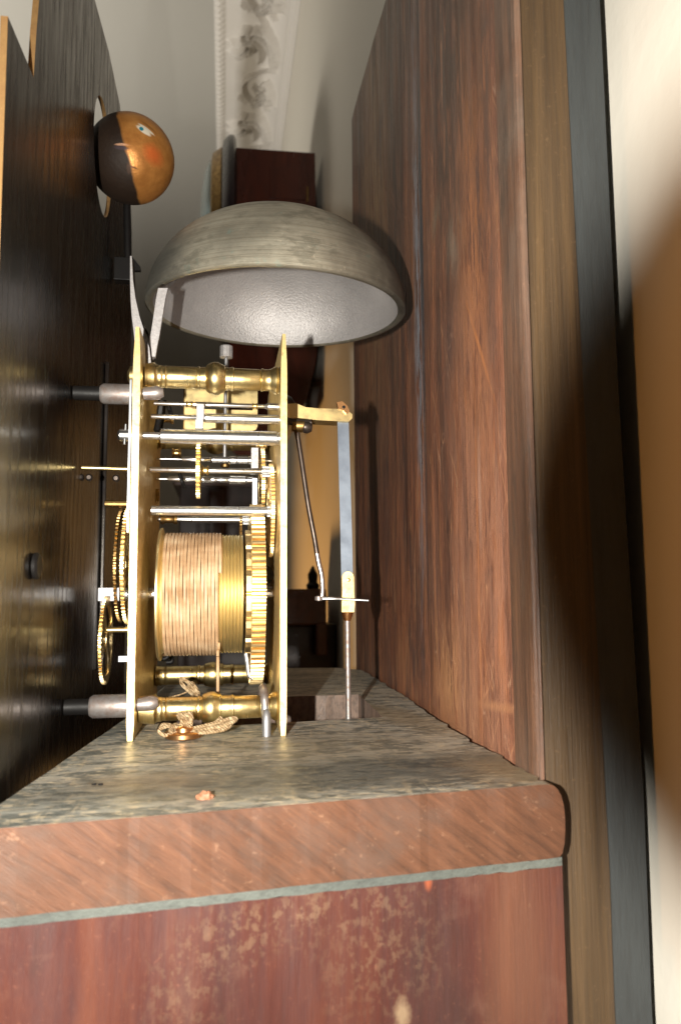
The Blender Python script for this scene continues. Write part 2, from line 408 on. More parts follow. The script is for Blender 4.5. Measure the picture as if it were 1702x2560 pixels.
for p_ in me.polygons:
    if abs(p_.normal.z) < .3 and p_.normal.y < -.7 and (p_.center.y+seat.matrix_world_cache.y) < .26: p_.material_index = 1
    elif abs(p_.normal.z) < .3 and (p_.center.y+seat.matrix_world_cache.y) > .36 and (p_.center.y+seat.matrix_world_cache.y) < .50 and -.04 < p_.center.x+seat.matrix_world_cache.x < .085: p_.material_index = 2
tag(seat, 'thick old wooden seat board with rough reddish sawn end, carrying the clock movement', 'board')
# round the near right corner of the end: bevel top/bottom edges there
bm = bmesh.new(); bm.from_mesh(me)
ox = seat.matrix_world_cache
ed = [e for e in bm.edges if all(False for v in e.verts) and abs((e.verts[0].co-e.verts[1].co).z) > .01]
if ed: bmesh.ops.bevel(bm, geom=ed, offset=.0012, segments=3, affect='EDGES')
bm.to_mesh(me); bm.free()
# nail holes and chip
g = G()
for px in (236, 252):
    p = onz(0.0, px, 1962); g.lathe([(0, .0009), (.0003, .0007), (-.002, .0004)], p+Vector((0, 0, .0001)), (0,0,1), 12)
g.build('nail_hole', BLACK, seat)
p = onz(0, 512, 1996); g = G()
bm = bmesh.new(); bmesh.ops.create_icosphere(bm, subdivisions=3, radius=1)
for v in bm.verts:
    v.co = Vector((v.co.x*.0026, v.co.y*.0019, max(0, v.co.z)*.0022))*(1+.35*mnoise.noise(v.co*2.1)); v.co += p
bm.verts.index_update()
g.add([v.co.copy() for v in bm.verts], [[v.index for v in f.verts] for f in bm.faces]); bm.free()
tag(g.build('wood_chip', wood('chip_wood', [(.3, (.25,.10,.05)), (.7, (.42,.20,.11))])), 'small orange wood chip lying on the seat board in front of the movement', 'wood chip')

# strip and cheek board below the seat board
def zrow(y, px, py): return ony(y, px, py).z
yb = .2275
strip_m = wood('packing_strip_paint', [(.3, (.055, .062, .056)), (.7, (.11, .12, .105))], (20,20,20), (300,300,600), .7, .3, finemix=.3)
g = G(); y0l, y0r = .2275, .2468
def strip(za, zb_, xl, xr, dy, depth, name, mat, n=50, amp=.0004):
    g = G(); vs = []; fs = []
    for i in range(n+1):
        t = i/n; x = xl+(xr-xl)*t; y = y0l+(y0r-y0l)*(x+.0589)/(.1042+.0589)+dy
        ja = amp*mnoise.noise(Vector((x*220, 1, 2))); jb = amp*mnoise.noise(Vector((x*260, 5, 2)))
        vs += [(x, y, za+ja), (x, y, zb_+jb), (x, y+depth, za+ja), (x, y+depth, zb_+jb)]
    for i in range(n):
        a = 4*i; b = a+4
        fs += [(a, b, b+1, a+1), (a+2, a+3, b+3, b+2), (a, a+2, b+2, b), (a+1, b+1, b+3, a+3)]
    fs += [(0, 1, 3, 2), (4*n, 4*n+2, 4*n+3, 4*n+1)]
    return g.add(vs, fs).build(name, mat)
tag(strip(-TH-.0004, -TH-.0031, -.075, .1088, .0012, .02, 'packing_strip', strip_m), 'thin grey green strip between the seat board and the red panel', 'strip')
cheek_m = wood('cheek_board_wood', [(.28, (.034, .012, .010)), (.45, (.064, .017, .012)), (.6, (.090, .026, .015)), (.78, (.13, .045, .021))],
    grain=(45, 45, 7), fine=(420, 420, 30), rough=.5, bump=.3, finemix=.35, dark=(.045,.018,.018), blotch=[((40, 40, 40), .55, .70, (.15, .075, .05), .4), ((260, 260, 120), .66, .72, (.22, .12, .07), .45), ((30, 30, 8), .52, .62, (.05, .022, .022), .5)],
    stains=[dict(c=(-.012, 0, .213), r=(.010, .05, .007), col=(.24, .16, .09), k=.22, ns=120, na=.9, edge=.9, frag=((420, 420, 320), .50)),
            dict(c=(.004, 0, .217), r=(.012, .05, .006), col=(.24, .16, .09), k=.22, ns=120, na=.9, edge=.9, frag=((420, 420, 320), .50)),
            dict(c=(.026, 0, .220), r=(.016, .05, .006), col=(.25, .17, .10), k=.22, ns=120, na=.9, edge=.9, frag=((420, 420, 320), .50)),
            dict(c=(-.022, 0, .201), r=(.009, .05, .010), col=(.21, .14, .08), k=.22, ns=120, na=.9, edge=.9, frag=((420, 420, 320), .50)),
            dict(c=(.036, 0, .203), r=(.014, .05, .012), col=(.19, .12, .07), k=.3, ns=120, na=.9, edge=.9, frag=((420, 420, 320), .50)),
            dict(c=(.042, 0, .186), r=(.002, .05, .004), col=(.28, .20, .12), k=.7, ns=400, na=.8),
            dict(c=(-.048, 0, .2), r=(.0025, .05, .05), col=(.13, .038, .016), k=.3, ns=70, na=.4, st=(1,1,.1)),
            dict(c=(.051, 0, .2235), r=(.0011, .05, .0024), col=(.30, .07, .025), k=.7, ns=300, na=.3),
            dict(c=(.080, 0, .20), r=(.010, .05, .04), col=(.17, .075, .04), k=.4, ns=90, na=.8, st=(1,1,.15))])
tag(strip(-TH-.0032, -.25, -.085, .1090, .0016, .022, 'red_panel', cheek_m, amp=.0002), 'upright reddish brown panel with pale scuffs below the seat board', 'panel')

# ================================================================== BACKBOARD
def bx(y): return .1052+(y-.25)*.0135
JY = .405
ZT = .62
def top_at(y):
    # chamfered far top corner
    a = onx(bx(.62), 868, 320); b = onx(bx(.58), 965, 0)
    if y >= a.y: return a.z
    return a.z+(a.y-y)*(b.z-a.z)/max(1e-3, a.y-b.y)
red_st = [(.28, (.07, .034, .024)), (.42, (.19, .078, .046)), (.55, (.32, .125, .064)), (.72, (.52, .21, .095))]
def pl_stain_sheen(px, py, ry, rz, col, k=.7, ns=200, na=.6, rotx=0, st=(1,1,.25), o=(0,0,0), edge=.5):
    q = onx(.107, px, py)-Vector(o); d = dict(c=tuple(q), r=(.05, ry*1.25, rz*1.25), col=col, k=min(1, k*1.15), ns=ns, na=na, rot=(rotx, 0, 0), st=st, edge=.8)
    if min(ry, rz) > .003: d['frag'] = ((240, 240, 34), .44)
    return d
bo = Vector((.112, .43, -.25))
ORG = (.60, .22, .07)
nearst = [pl_stain_sheen(1160, 190, .006, .05, (.50,.20,.08), .8, 260, .9, o=bo), pl_stain_sheen(1190, 420, .012, .09, (.46,.17,.06), .7, 200, .9, o=bo), pl_stain_sheen(1170, 720, .010, .03, (.50,.20,.08), .6, 200, .9, o=bo), pl_stain_sheen(1250, 1400, .008, .08, (.45,.22,.14), .35, 200, .9, o=bo), pl_stain_sheen(1130, 1730, .02, .02, (.56,.28,.13), .6, 300, .9, o=bo), pl_stain_sheen(1175, 330, .005, .030, ORG, .7, 300, .7, o=bo), pl_stain_sheen(1220, 520, .006, .06, (.26,.09,.03), .6, 220, .8, o=bo),
    pl_stain_sheen(1120, 250, .004, .04, (.22,.09,.035), .6, 260, .8, o=bo),
    pl_stain_sheen(1135, 610, .007, .010, (.50, .42, .32), .75, 420, .8, o=bo), pl_stain_sheen(1090, 540, .006, .006, (.38,.30,.2), .6, 500, .9, o=bo),
    pl_stain_sheen(1195, 840, .0008, .022, ORG, .75, 500, .5, rad(-32), o=bo), pl_stain_sheen(1110, 390, .0004, .040, (.42,.2,.08), .6, 600, .4, rad(30), o=bo),
    pl_stain_sheen(1240, 1765, .018, .0012, (.42,.20,.10), .7, 500, .6, rad(-5), o=bo), pl_stain_sheen(1120, 1800, .03, .006, (.34,.15,.075), .55, 350, .8, rad(-8), o=bo),
    pl_stain_sheen(1205, 1230, .0012, .014, (.50,.30,.22), .7, 300, .5, o=bo), pl_stain_sheen(1200, 1340, .0006, .05, ORG, .5, 300, .6, o=bo),
   
    pl_stain_sheen(1225, 420, .004, .09, (.07,.06,.06), .55, 200, 1.2, o=bo), pl_stain_sheen(1110, 200, .022, .13, (.055,.042,.035), .65, 130, 1.3, o=bo, st=(1,1,.4)), pl_stain_sheen(1150, 60, .03, .05, (.07,.05,.04), .6, 130, 1.3, o=bo, st=(1,1,.4)), dict(c=tuple(onx(.107, 1150, 40)-bo), r=(.05, .09, .17), col=(.10, .065, .05), k=.5, ns=22, na=.5, edge=.9), pl_stain_sheen(1180, 1450, .02, .11, (.40,.20,.13), .35, 160, 1.3, o=bo, st=(1,1,.3))]
farst = [pl_stain_sheen(925, 480, .045, .11, (.40,.23,.11), .85, 120, .6, o=bo), pl_stain_sheen(890, 420, .006, .12, (.035,.03,.028), .6, 140, .7, o=bo),
    pl_stain_sheen(975, 350, .012, .16, (.03,.027,.026), .75, 140, .6, o=bo), pl_stain_sheen(980, 130, .006, .03, (.36,.13,.045), .6, 300, .8, o=bo),
    pl_stain_sheen(1025, 640, .003, .03, (.34,.13,.05), .7, 300, .7, o=bo), dict(c=tuple(onx(.107, 970, 60)-bo), r=(.05, .12, .22), col=(.07, .05, .04), k=.5, ns=22, na=.5, edge=.9), pl_stain_sheen(1038, 720, .005, .10, (.30,.33,.38), .6, 420, 1.3, o=bo, st=(1,1,.12)), pl_stain_sheen(1046, 560, .002, .10, (.05,.06,.07), .8, 300, 1.0, o=bo),  # bluish streaks here are a painted gloss highlight along the joint
    pl_stain_sheen(1000, 1640, .012, .012, (.36,.17,.085), .55, 300, .8, o=bo), pl_stain_sheen(950, 1300, .02, .1, (.16,.07,.045), .4, 100, .7, o=bo),
    pl_stain_sheen(1010, 1250, .003, .05, (.035,.02,.018), .7, 150, .6, o=bo)]
BB1 = wood('backboard_wood_near', red_st, (85, 85, 7), (1500, 1500, 30), .42, .35, nearst, .5, (.04,.022,.018), haze=((.34,.20,.14), .3), spec=.28, blotch=[((50, 50, 20), .52, .62, (.085,.055,.05), .5), ((160, 160, 22), .58, .64, (.50,.24,.10), .5), ((500, 500, 90), .62, .68, (.6,.36,.22), .5)], scratch=[((60, 60, 8), rad(24), .010, (.60,.30,.15), .6), ((50, 50, 6), rad(-30), .008, (.55,.27,.14), .55), ((90, 90, 20), rad(8), .010, (.62,.38,.25), .6)])
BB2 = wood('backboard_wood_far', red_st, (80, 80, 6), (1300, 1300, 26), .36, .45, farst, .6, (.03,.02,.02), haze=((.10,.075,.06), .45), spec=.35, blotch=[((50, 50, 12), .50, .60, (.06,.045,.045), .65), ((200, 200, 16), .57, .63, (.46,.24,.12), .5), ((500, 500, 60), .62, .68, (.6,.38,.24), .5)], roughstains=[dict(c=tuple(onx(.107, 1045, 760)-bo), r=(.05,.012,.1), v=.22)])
OAK = wood('bare_edge_wood', [(.3, (.036, .021, .010)), (.5, (.072, .042, .018)), (.72, (.12, .070, .030))], (130, 130, 4), (1100, 1100, 30), .5, .2, finemix=.35, dark=(.03,.02,.012),
    stains=[dict(c=(-.0055, 0, .5), r=(.0022, .05, .9), col=(.27,.13,.055), k=.7, ns=200, na=.5, st=(1,1,.1))])
LIP = wood('lip_wood', [(.3, (.075, .042, .028)), (.5, (.13, .066, .040)), (.7, (.21, .105, .06))], (160, 160, 6), (1300, 1300, 28), .45, .3, finemix=.5, dark=(.03,.02,.015), haze=((.20,.17,.14), .5), blotch=[((200, 200, 30), .54, .62, (.06,.045,.035), .6)])
GREYP = wood('grey_painted_batten', [(.3, (.026, .030, .032)), (.7, (.048, .055, .057))], (30, 30, 4), (500, 500, 60), .6, .2, finemix=.2)

bb = root('backboard', tuple(bo), 'tall scratched red brown backboard rising beside the bell and pendulum', 'backboard')
def plank(ya, yb2, name, mat, xoff=0, th=.0125, tilt=0.0, ztop=None, rows=14):
    zb_ = -.25; vs = []; fs = []; n = 26
    for i in range(n+1):
        y = ya+(yb2-ya)*i/n; zt = (ztop or top_at)(y) if not isinstance(ztop, float) else ztop
        x = bx(y)+xoff+tilt*(i/n)
        edge = .0006*(math.exp(-((i)/1.2)**2)+math.exp(-((n-i)/1.2)**2))
        for j in range(rows+1):
            z = zb_+(zt-zb_)*j/rows; wv = .0005*mnoise.noise(Vector((y*30, z*5, 1)))
            vs.append((x+edge+wv, y, z))
    for i in range(n+1):
        y = ya+(yb2-ya)*i/n; zt = (ztop or top_at)(y) if not isinstance(ztop, float) else ztop
        for j in range(rows+1): vs.append((bx(y)+xoff+th, y, zb_+(zt-zb_)*j/rows))
    A = (n+1)*(rows+1); q = lambda i, j: i*(rows+1)+j
    for i in range(n):
        for j in range(rows): fs += [(q(i,j), q(i+1,j), q(i+1,j+1), q(i,j+1)), (A+q(i,j), A+q(i,j+1), A+q(i+1,j+1), A+q(i+1,j))]
    for i in range(n): fs += [(q(i,0), A+q(i,0), A+q(i+1,0), q(i+1,0)), (q(i,rows), q(i+1,rows), A+q(i+1,rows), A+q(i,rows))]
    for j in range(rows): fs += [(q(0,j), q(0,j+1), A+q(0,j+1), A+q(0,j)), (q(n,j), A+q(n,j), A+q(n,j+1), q(n,j+1))]
    return add_obj(name, vs, fs, mat, bb, smooth=True)
print('YEND', onx(bx(.25), 1318, 1100), onx(bx(.27), 1262, 1000))
yfar = onx(bx(.62), 880, 1000).y
ylip = onx(bx(.27), 1262, 1000).y; yend = onx(bx(.25), 1318, 1100).y
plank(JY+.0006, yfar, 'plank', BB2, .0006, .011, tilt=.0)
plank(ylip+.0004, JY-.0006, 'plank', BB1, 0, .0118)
plank(yend, ylip, 'rebate_lip', LIP, -.0009, .0031, ztop=1.0)
xe = bx(yend)
# bare end of the board seen from the front, a little behind the lip
def upright(name, ya, yb2, left, right, mat):
    """board standing on edge: left / right lists of (px, py) of its front edges"""
    L = [ony(ya, *p) for p in left]; Rr = [ony(ya, *p) for p in right]
    def ext(A):
        a, b = A[0], A[-1]; t = (a-b)/(a.z-b.z); return [a+t*(1.0-a.z)]+A+[b+t*(-.25-b.z)]
    L = ext(L); Rr = ext(Rr)
    g = G().prism([(v.x, ya, v.z) for v in L]+[(v.x, ya, v.z) for v in Rr[::-1]], (0, yb2-ya, 0))
    return g.build(name, mat, bb)
ye = yend+.0022
xl_ = [(ony(ye, 0, 0), 0)]
def pxx(x, py):
    lo, hi = 600, 1800
    for _ in range(30):
        m_ = (lo+hi)/2
        if ony(ye, m_, py).x < x: lo = m_
        else: hi = m_
    return lo
upright('edge_strip', ye, ylip-.0004, [(pxx(xe+.0022, 100), 100), (pxx(xe+.0022, 2500), 2500)], [(1412, 100), (1457, 980), (1522, 2170), (1534, 2500)], OAK)
upright('batten', ye+.0012, .30, [(1412, 100), (1457, 980), (1522, 2170), (1534, 2500)], [(1503, 100), (1545, 980), (1608, 2000), (1627, 2500)], GREYP)

# ================================================================== CLOCK MOVEMENT
YN = .345; XF, XR = -.0386, .0258; YB = .466
mv = root('clock_movement', (-.006, .405, 0), 'brass clock movement with two plates, wheels and cord wound drum on the seat board', 'clock movement')
def plate(x0, x1, ztop, name, bow):
    n = 28; vs = []
    front = []
    for i in range(n+1):
        t = i/n; z = .0002+t*(ztop-.0002); front.append((YN+.0002*mnoise.noise(Vector((z*90, x0*50, 0))), z))
    poly = front+[(YN+.004, ztop+.0008), (YB-.004, ztop+.0008), (YB, ztop-.003), (YB, .0002)]
    g = G().prism([(x0, y, z) for y, z in poly], (x1-x0, 0, 0))
    # tapered tips of the edge as on hand filed plates
    for v in g.v:
        c = (x0+x1)/2; t = min(1, (ztop+.001-v.z)/.016); t2 = min(1, v.z/.006)
        v.x = c+(v.x-c)*(.45+.55*max(0, t))*(.7+.3*t2) + bow*(v.z/ztop)
    return g.build(name, BRASS_E, mv)
plate(XF-.0016, XF+.0015, .1800, 'front_plate', -.0003)
plate(XR-.0013, XR+.0015, .1796, 'rear_plate', .0002)
XI0, XI1 = XF+.0015, XR-.0013

def pillar(y, pyl, pyr, S=1.0, knx=540, knr=41, name='pillar', mirror=False):
    a = ony(y, 370, pyl); b = ony(y, 704, pyr); zc = (a.z+b.z)/2; f = y/1944*1.01*S
    def X(px): return ony(y, px, (pyl+pyr)/2).x
    prof = [(XI0, 24), (XI0+.0006, 31)]
    seq = [(378, 34), (388, 35), (391, 31), (398, 28.5), (404, 29), (407, 27), (414, 27), (416, 28.6), (419, 27), (426, 27.4), (490, 27), (493, 26), (495, 29), (499, 29), (501, 27),
        (knx-25, 28), (knx-22, 33), (knx-14, knr-2.5), (knx-4, knr), (knx+6, knr-.5), (knx+15, knr-5), (knx+22, 33), (knx+24, 29), (575, 28), (579, 30), (583, 30), (585, 27.5),
        (648, 26.5), (651, 25), (654, 29), (657, 29), (660, 27), (672, 27), (678, 29), (684, 33), (690, 35), (698, 35)]
    for px, r in seq: prof.append((X(px), r))
    prof.append((XI1, 33))
    prof = sorted(prof, key=lambda t: t[0])
    return G().lathe([(x-XI0, r*f) for x, r in prof], (XI0, y, zc), (1,0,0), 48).build(name, BRASS_D, mv, smooth=True), zc
pt, zt_ = pillar(.362, 938, 955)
pb, zb1 = pillar(.362, 1775, 1763, 1.0, 530, 38)
pb2, zb2 = pillar(.449, 1688, 1684, .80, 535, 38)
pt2, _z = pillar(.449, 1100, 1106, .80)
# upper back pillar hidden by the arbors is the same turned pattern
# riveted pillar end and pins in front of the plate
e = ony(.355, 342, 936); G().lathe([(0, .0020), (.0012, .0042), (.0035, .0046), (.0046, .0040)], (XF-.0062, .362, zt_), (1,0,0), 24).build('pillar_rivet', BRASS, mv, smooth=True)
p = ony(.350, 341, 921); G().lathe([(0, .0004), (.0005, .0012), (.0012, .0014), (.002, .001)], p-Vector((.001,0,0)), (1,0,0), 14).build('pin', STEEL, mv, smooth=True)

def arbor(y, x0p, x1p, py0, py1, rpx, segs=None, mat=None, name='arbor'):
    a = ony(y, x0p, py0); b = ony(y, x1p, py1); z = (a.z+b.z)/2; f = y/1944*1.01
    prof = []
    if segs is None: segs = [(x0p, x1p, rpx)]
    for s0, s1, r in segs:
        xa = ony(y, s0, py0).x; xb = ony(y, s1, py0).x
        prof += [(xa, r*f*.85), (xa+.0003, r*f), (xb-.0003, r*f), (xb, r*f*.85)]
    x0 = prof[0][0]
    G().lathe([(x-x0, r) for x, r in prof], (x0, y, z), (1,0,0), 24).build(name, mat or STEEL, mv, smooth=True)
    return z
zA1 = arbor(.372, 395, 700, 1007, 1019, 3, [(385, 660, 5), (668, 700, 8.5)])
zA2 = arbor(.366, 378, 702, 1040, 1051, 8, [(378, 492, 6), (512, 702, 11.5)])
zA3 = arbor(.360, 372, 703, 1087, 1099, 14.5, [(355, 400, 9), (402, 693, 17.5), (694, 702, 15.5)])
zA4 = arbor(.425, 400, 695, 1147, 1153, 6, [(392, 455, 2.5), (456, 528, 6.5), (529, 572, 8), (573, 592, 10.5), (593, 620, 9.5), (621, 640, 11), (641, 690, 3)])
zA5 = arbor(.385, 398, 700, 1173, 1181, 5, [(375, 700, 7)])
zA6 = arbor(.425, 400, 690, 1197, 1202, 6, [(392, 420, 3), (421, 505, 7), (506, 537, 8.5), (538, 572, 7), (573, 615, 11), (616, 634, 9), (635, 688, 3.5)])
zA7 = arbor(.378, 385, 700, 1275, 1280, 9, [(378, 690, 11.5)])
zA8 = arbor(.425, 400, 690, 1297, 1301, 6, [(394, 420, 5), (480, 640, 8), (641, 688, 5)])
# brass pivot bosses at the plate end of the arbors
def collar(y, px0, px1, z, rpx, mat=BRASS, name='collet', waist=.7):
    f = y/1944*1.01; xa = ony(y, px0, 1200).x; xb = ony(y, px1, 1200).x; L = xb-xa
    return G().lathe([(0, rpx*f*.9), (L*.12, rpx*f), (L*.3, rpx*f*waist), (L*.7, rpx*f*waist), (L*.85, rpx*f), (L, rpx*f*.9)], (xa, y, z), (1,0,0), 24).build(name, mat, mv, smooth=True)
collar(.372, 463, 480, zA1, 8); collar(.372, 630, 643, zA1, 8); collar(.385, 505, 522, zA5, 13)
collar(.425, 404, 445, zA8, 13, BRASS_O); collar(.425, 420, 440, zA4+.013, 12, BRASS_O); collar(.425, 446, 460, zA4+.011, 9, BRASS_O)
collar(.425, 400, 432, zA4+.022, 12, BRASS_O); collar(.44, 430, 452, zA2-.004, 12, BRASS_O)
# big arbor's squared end through the front plate with a cotter pin
p = ony(.360, 330, 1085)
G().lathe([(0, .0016), (.001, .0028), (.0085, .0030)], (XF-.0098, .360, zA3), (1,0,0), 20).build('arbor_end', STEEL, mv, smooth=True)
G().cyl((XF-.0066, .3585, zA3-.0046), (XF-.0062, .3585, zA3+.0048), .0006, 10).build('cotter_pin', STEEL, mv, smooth=True)
# steel lifting pieces
a = ony(.366, 492, 1012); b = ony(.366, 511, 1052); G().box((a.x, .3632, b.z), (b.x, .3665, a.z), .0003).build('lever', STEEL_C, mv)
a = ony(.364, 489, 1051); b = ony(.364, 509, 1074); G().box((a.x, .361, b.z), (b.x, .3645, a.z), .0003).build('lever', STEEL_M, mv)
# wheels
def wheel(y, px, z, top_py, th_px, n, depth, mat=BRASS_W, name='wheel', ph=0, **k):
    """disc wheel whose highest point projects near top_py"""
    x = ony(y, px, 1200).x; R = ony(y, px, top_py).z-z; f = y/1944
    return G().gear(x, y, z, R, th_px*f, n, depth*R, hub=min(.006, R*.35), phase=ph, **k).build(name, mat, mv), R
wheel(.385, 492, zA5, 1106, 9, 36, .10, BRASS)           # warning wheel with rounded teeth
wheel(.425, 650, zA4-.014, 1118, 9, 60, .06)
wheel(.395, 672, ony(.395, 680, 1276).z, 1160, 9, 72, .055)
wheel(.41, 687, ony(.41, 690, 1290).z, 1176, 7, 78, .055)
wheel(.435, 684, ony(.435, 690, 1172).z, 1100, 9, 48, .07)
wheel(.43, 600, zA8-.012, 1289, 5, 42, .07, BRASS_O)
def pinion(y, px0, px1, z, rpx, n=8, mat=STEEL):
    f = y/1944; xa = ony(y, px0, 1200).x; xb = ony(y, px1, 1200).x
    return G().gear(xa, y, z, rpx*f, xb-xa, n, rpx*f*.3, hub=rpx*f*.6, rin=.5, spokes=4, duty=.5).build('pinion', mat, mv)
pinion(.385, 656, 674, zA5, 15); pinion(.425, 608, 622, zA8, 13); pinion(.378, 668, 676, zA7, 15)
pinion(.425, 644, 648, zA4, 11, mat=BRASS)
collar(.41, 640, 666, zA3-.0+.006, 9, BRASS, waist=.5)
# vertical steel blades left of the wheels
a = ony(.41, 628, 1120); b = ony(.41, 646, 1172); G().box((a.x, .408, b.z), (b.x, .412, a.z), .0003).build('rack_tail', STEEL_C, mv)
a = ony(.402, 631, 1196); b = ony(.402, 643, 1262); G().box((a.x, .400, b.z), (b.x, .404, a.z), .0002).build('rack_tail', STEEL, mv)
a = ony(.43, 661, 1196); b = ony(.43, 668, 1300); G().box((a.x, .4295, b.z), (b.x, .432, a.z), .0002).build('rack_tail', STEEL_M, mv)
# dark oblique levers near the front plate
for (ax_, ay_, bx_, by_, yy, wd) in ((404, 1000, 392, 1078, .395, .0016), (412, 1000, 402, 1075, .405, .001), (450, 1185, 462, 1222, .41, .0011), (420, 1010, 428, 1035, .41, .0012)):
    p = ony(yy, ax_, ay_); q = ony(yy, bx_, by_); G().tube([p, (p+q)/2+Vector((0,.002,0)), q], wd, 6).build('lever', BLACK, mv, smooth=True)
# round dark head and hook seen under the back pillar
p = ony(.455, 412, 1647); G().tube([p+Vector((-.004,0,.001)), p, p+Vector((.003,0,.002)), p+Vector((.004,0,-.0015)), p+Vector((.001,0,-.002))], .0014, 10).build('spring_hook', BLACK, mv, smooth=True)
# small brass flag with a pointed tip by the plate
a = ony(.44, 378, 1222); b = ony(.44, 398, 1250); c = ony(.44, 388, 1264)
G().prism([(a.x, .44, a.z), (b.x, .44, a.z), (b.x, .44, b.z), (c.x, .44, c.z), (a.x, .44, b.z)], (0, .0015, 0)).build('detent', BRASS_O, mv)

# tall brass cock with slots behind the upper arbors
def rect(y, x0, x1, y0, y1): return [ony(y, x0, y1), ony(y, x1, y1), ony(y, x1, y0), ony(y, x0, y0)]
yc_ = .452
poly = [ony(yc_, *p) for p in ((462, 970), (644, 970), (644, 1066), (640, 1074), (630, 1078), (462, 1074))]
h1 = [ony(yc_, *p) for p in ((482, 1004), (632, 1010), (632, 1026), (482, 1022))]
h2 = [ony(yc_, *p) for p in ((500, 1040), (632, 1044), (632, 1052), (500, 1049))]
G().prism(poly, (0, .0015, 0), [h1, h2]).build('brass_cock', BRASS, mv)
G().box(tuple(ony(yc_+.002, 458, 1075)), tuple(ony(yc_+.012, 492, 970)), .0003).build('brass_cock', BRASS_O, mv)
# hammer spring rod with knurled head behind the bell
a = ony(.43, 566, 862); b = ony(.43, 567, 896)
G().lathe([(0, .0016), (.0004, .0036), (.0065, .0036), (.0072, .0030)], (a.x, .43, b.z), (0,0,1), 14).build('hammer_head', STEEL_C, mv)
G().cyl((ony(.43, 563, 1000).x, .43, ony(.43, 563, 1170).z), (a.x, .43, b.z), .0010, 12).build('hammer_rod', STEEL_M, mv, smooth=True)
p = ony(.43, 563, 1140); G().lathe([(0, .001), (.0008, .0024), (.002, .0024), (.0028, .0014), (.004, .0028), (.0055, .0028), (.0062, .001)], p-Vector((0,0,.007)), (0,0,1), 20).build('hammer_rod_collar', BRASS_O, mv, smooth=True)

# ---- barrel: axis height
YBR = .405
zBR = (ony(YBR, 545, 1484).z)
Rb = ony(YBR, 520, 1334).z-zBR
fb = YBR/1944
def XB(px, y=YBR-.028): return ony(y, px, 1480).x
xb0, xb1, xb2 = XB(388), XB(545), XB(616)
ntot = 17; pitch = (xb1-xb0-.0012)/ntot; rc = pitch*.50
Rd = Rb-rc*1.6
prof = [(0, .004), (0, Rb+.0018), (.0004, Rb+.0026), (.0012, Rb+.0026), (.0016, Rb+.001), (.0018, Rd)]
x = xb0+.0018; ng = int((xb2-xb0-.002)/pitch)
for i in range(ng):
    for u, d in ((0, 0), (.15, .00018), (.35, .00055), (.5, .00065), (.65, .00055), (.85, .00018)): prof.append((.0018+(i+u)*pitch, Rd+rc*.9-d))
prof.append((.0018+ng*pitch, Rd+rc*.9)); prof.append((xb2-xb0, .004))
barrel = G().lathe(prof, (xb0, YBR, zBR), (1,0,0), 96).build('barrel', metal('barrel_brass', (.92, .78, .44), (.80, .63, .31), .42, .1, stretch=(12,1,1), nscale=60), mv, smooth=True)
# gut line
s = NT('gut_line'); a = s.noise(s.map(scale=(60, 120, 120)), 1, 4, .5)
c = s.ramp(a, [(.3, (.36, .22, .115)), (.5, (.48, .315, .18)), (.7, (.60, .44, .28))])
wv = s.n('ShaderNodeTexWave', wave_type='BANDS', bands_direction='DIAGONAL'); s.l(s.map(scale=(1,1,1)), wv.inputs[0]); wv.inputs['Scale'].default_value = 260; wv.inputs['Distortion'].default_value = 3
s.bump(a, .15, .0001); GUT = s.out(c, .5, 0, .4)
s.b.inputs['Subsurface Weight'].default_value = 0.0
turns = ntot-.3; N = int(96*turns); vs = []; fs = []; K = 8
for i in range(N+1):
    a = 2*math.pi*i/96 - math.pi*.5; xx = xb0+.0018+pitch*.55+pitch*(i/96)+.00012*mnoise.noise(Vector((i*.05, 3, 1)))
    R = Rd+rc*1.15+.00012*mnoise.noise(Vector((i*.03, 9, 1))); d = Vector((0, math.cos(a), math.sin(a))); c0 = Vector((xx, YBR, zBR))+d*R
    for k in range(K):
        b = 2*math.pi*k/K+i*.35; rr = rc*(1+.05*math.cos(3*(2*math.pi*k/K)+i*.5)); vs.append(c0+d*math.cos(2*math.pi*k/K)*rr+Vector((1,0,0))*math.sin(2*math.pi*k/K)*rr)
for i in range(N):
    for k in range(K): fs.append((i*K+k, i*K+(k+1)%K, (i+1)*K+(k+1)%K, (i+1)*K+k))
gg = G().add(vs, fs)
gg.build('gut_line', GUT, barrel, smooth=True)
# hanging end of the line, from the last turn down through the slot
xh = xb0+.0018+pitch*.55+pitch*turns
ph_ = ony(.378, 545, 1640)
G().tube([(xh-.0003, YBR-.020, zBR-Rd*.79-rc), (ph_.x, .378, ph_.z), (ph_.x, .380, .03), (ph_.x+.0003, .384, -.03), (ph_.x+.0003, .385, -.2)], rc*.9, 8).build('gut_line', GUT, barrel, smooth=True)
# ratchet and great wheel
G().gear(XB(616), YBR, zBR, Rb*1.06, .0026, 16, .0022, hub=.012, rin=.5, spokes=4, duty=.86).build('ratchet_wheel', BRASS_W, mv)
xg = XB(631); Rg = ony(YBR, 636, 1262).z-zBR
G().gear(xg-.0006, YBR, zBR, Rg, .0064, 84, .0024, hub=.012, rin=.80, spokes=4, duty=.56).build('great_wheel', BRASS_W, mv)
p = ony(.385, 617, 1665); G().tube([p+Vector((-.0005,0,.006)), p+Vector((.0003,0,.001)), p+Vector((.001,0,-.004)), p+Vector((.003,0,-.006))], .0011, 8).build('click', STEEL_M, mv, smooth=True)
p = ony(.39, 672, 1437); G().lathe([(0, .003), (.001, .0044), (.003, .0048), (.005, .0036), (.006, .002)], p-Vector((.004,0,0)), (1,0,0), 20).build('screw_head', BLACK, mv, smooth=True)
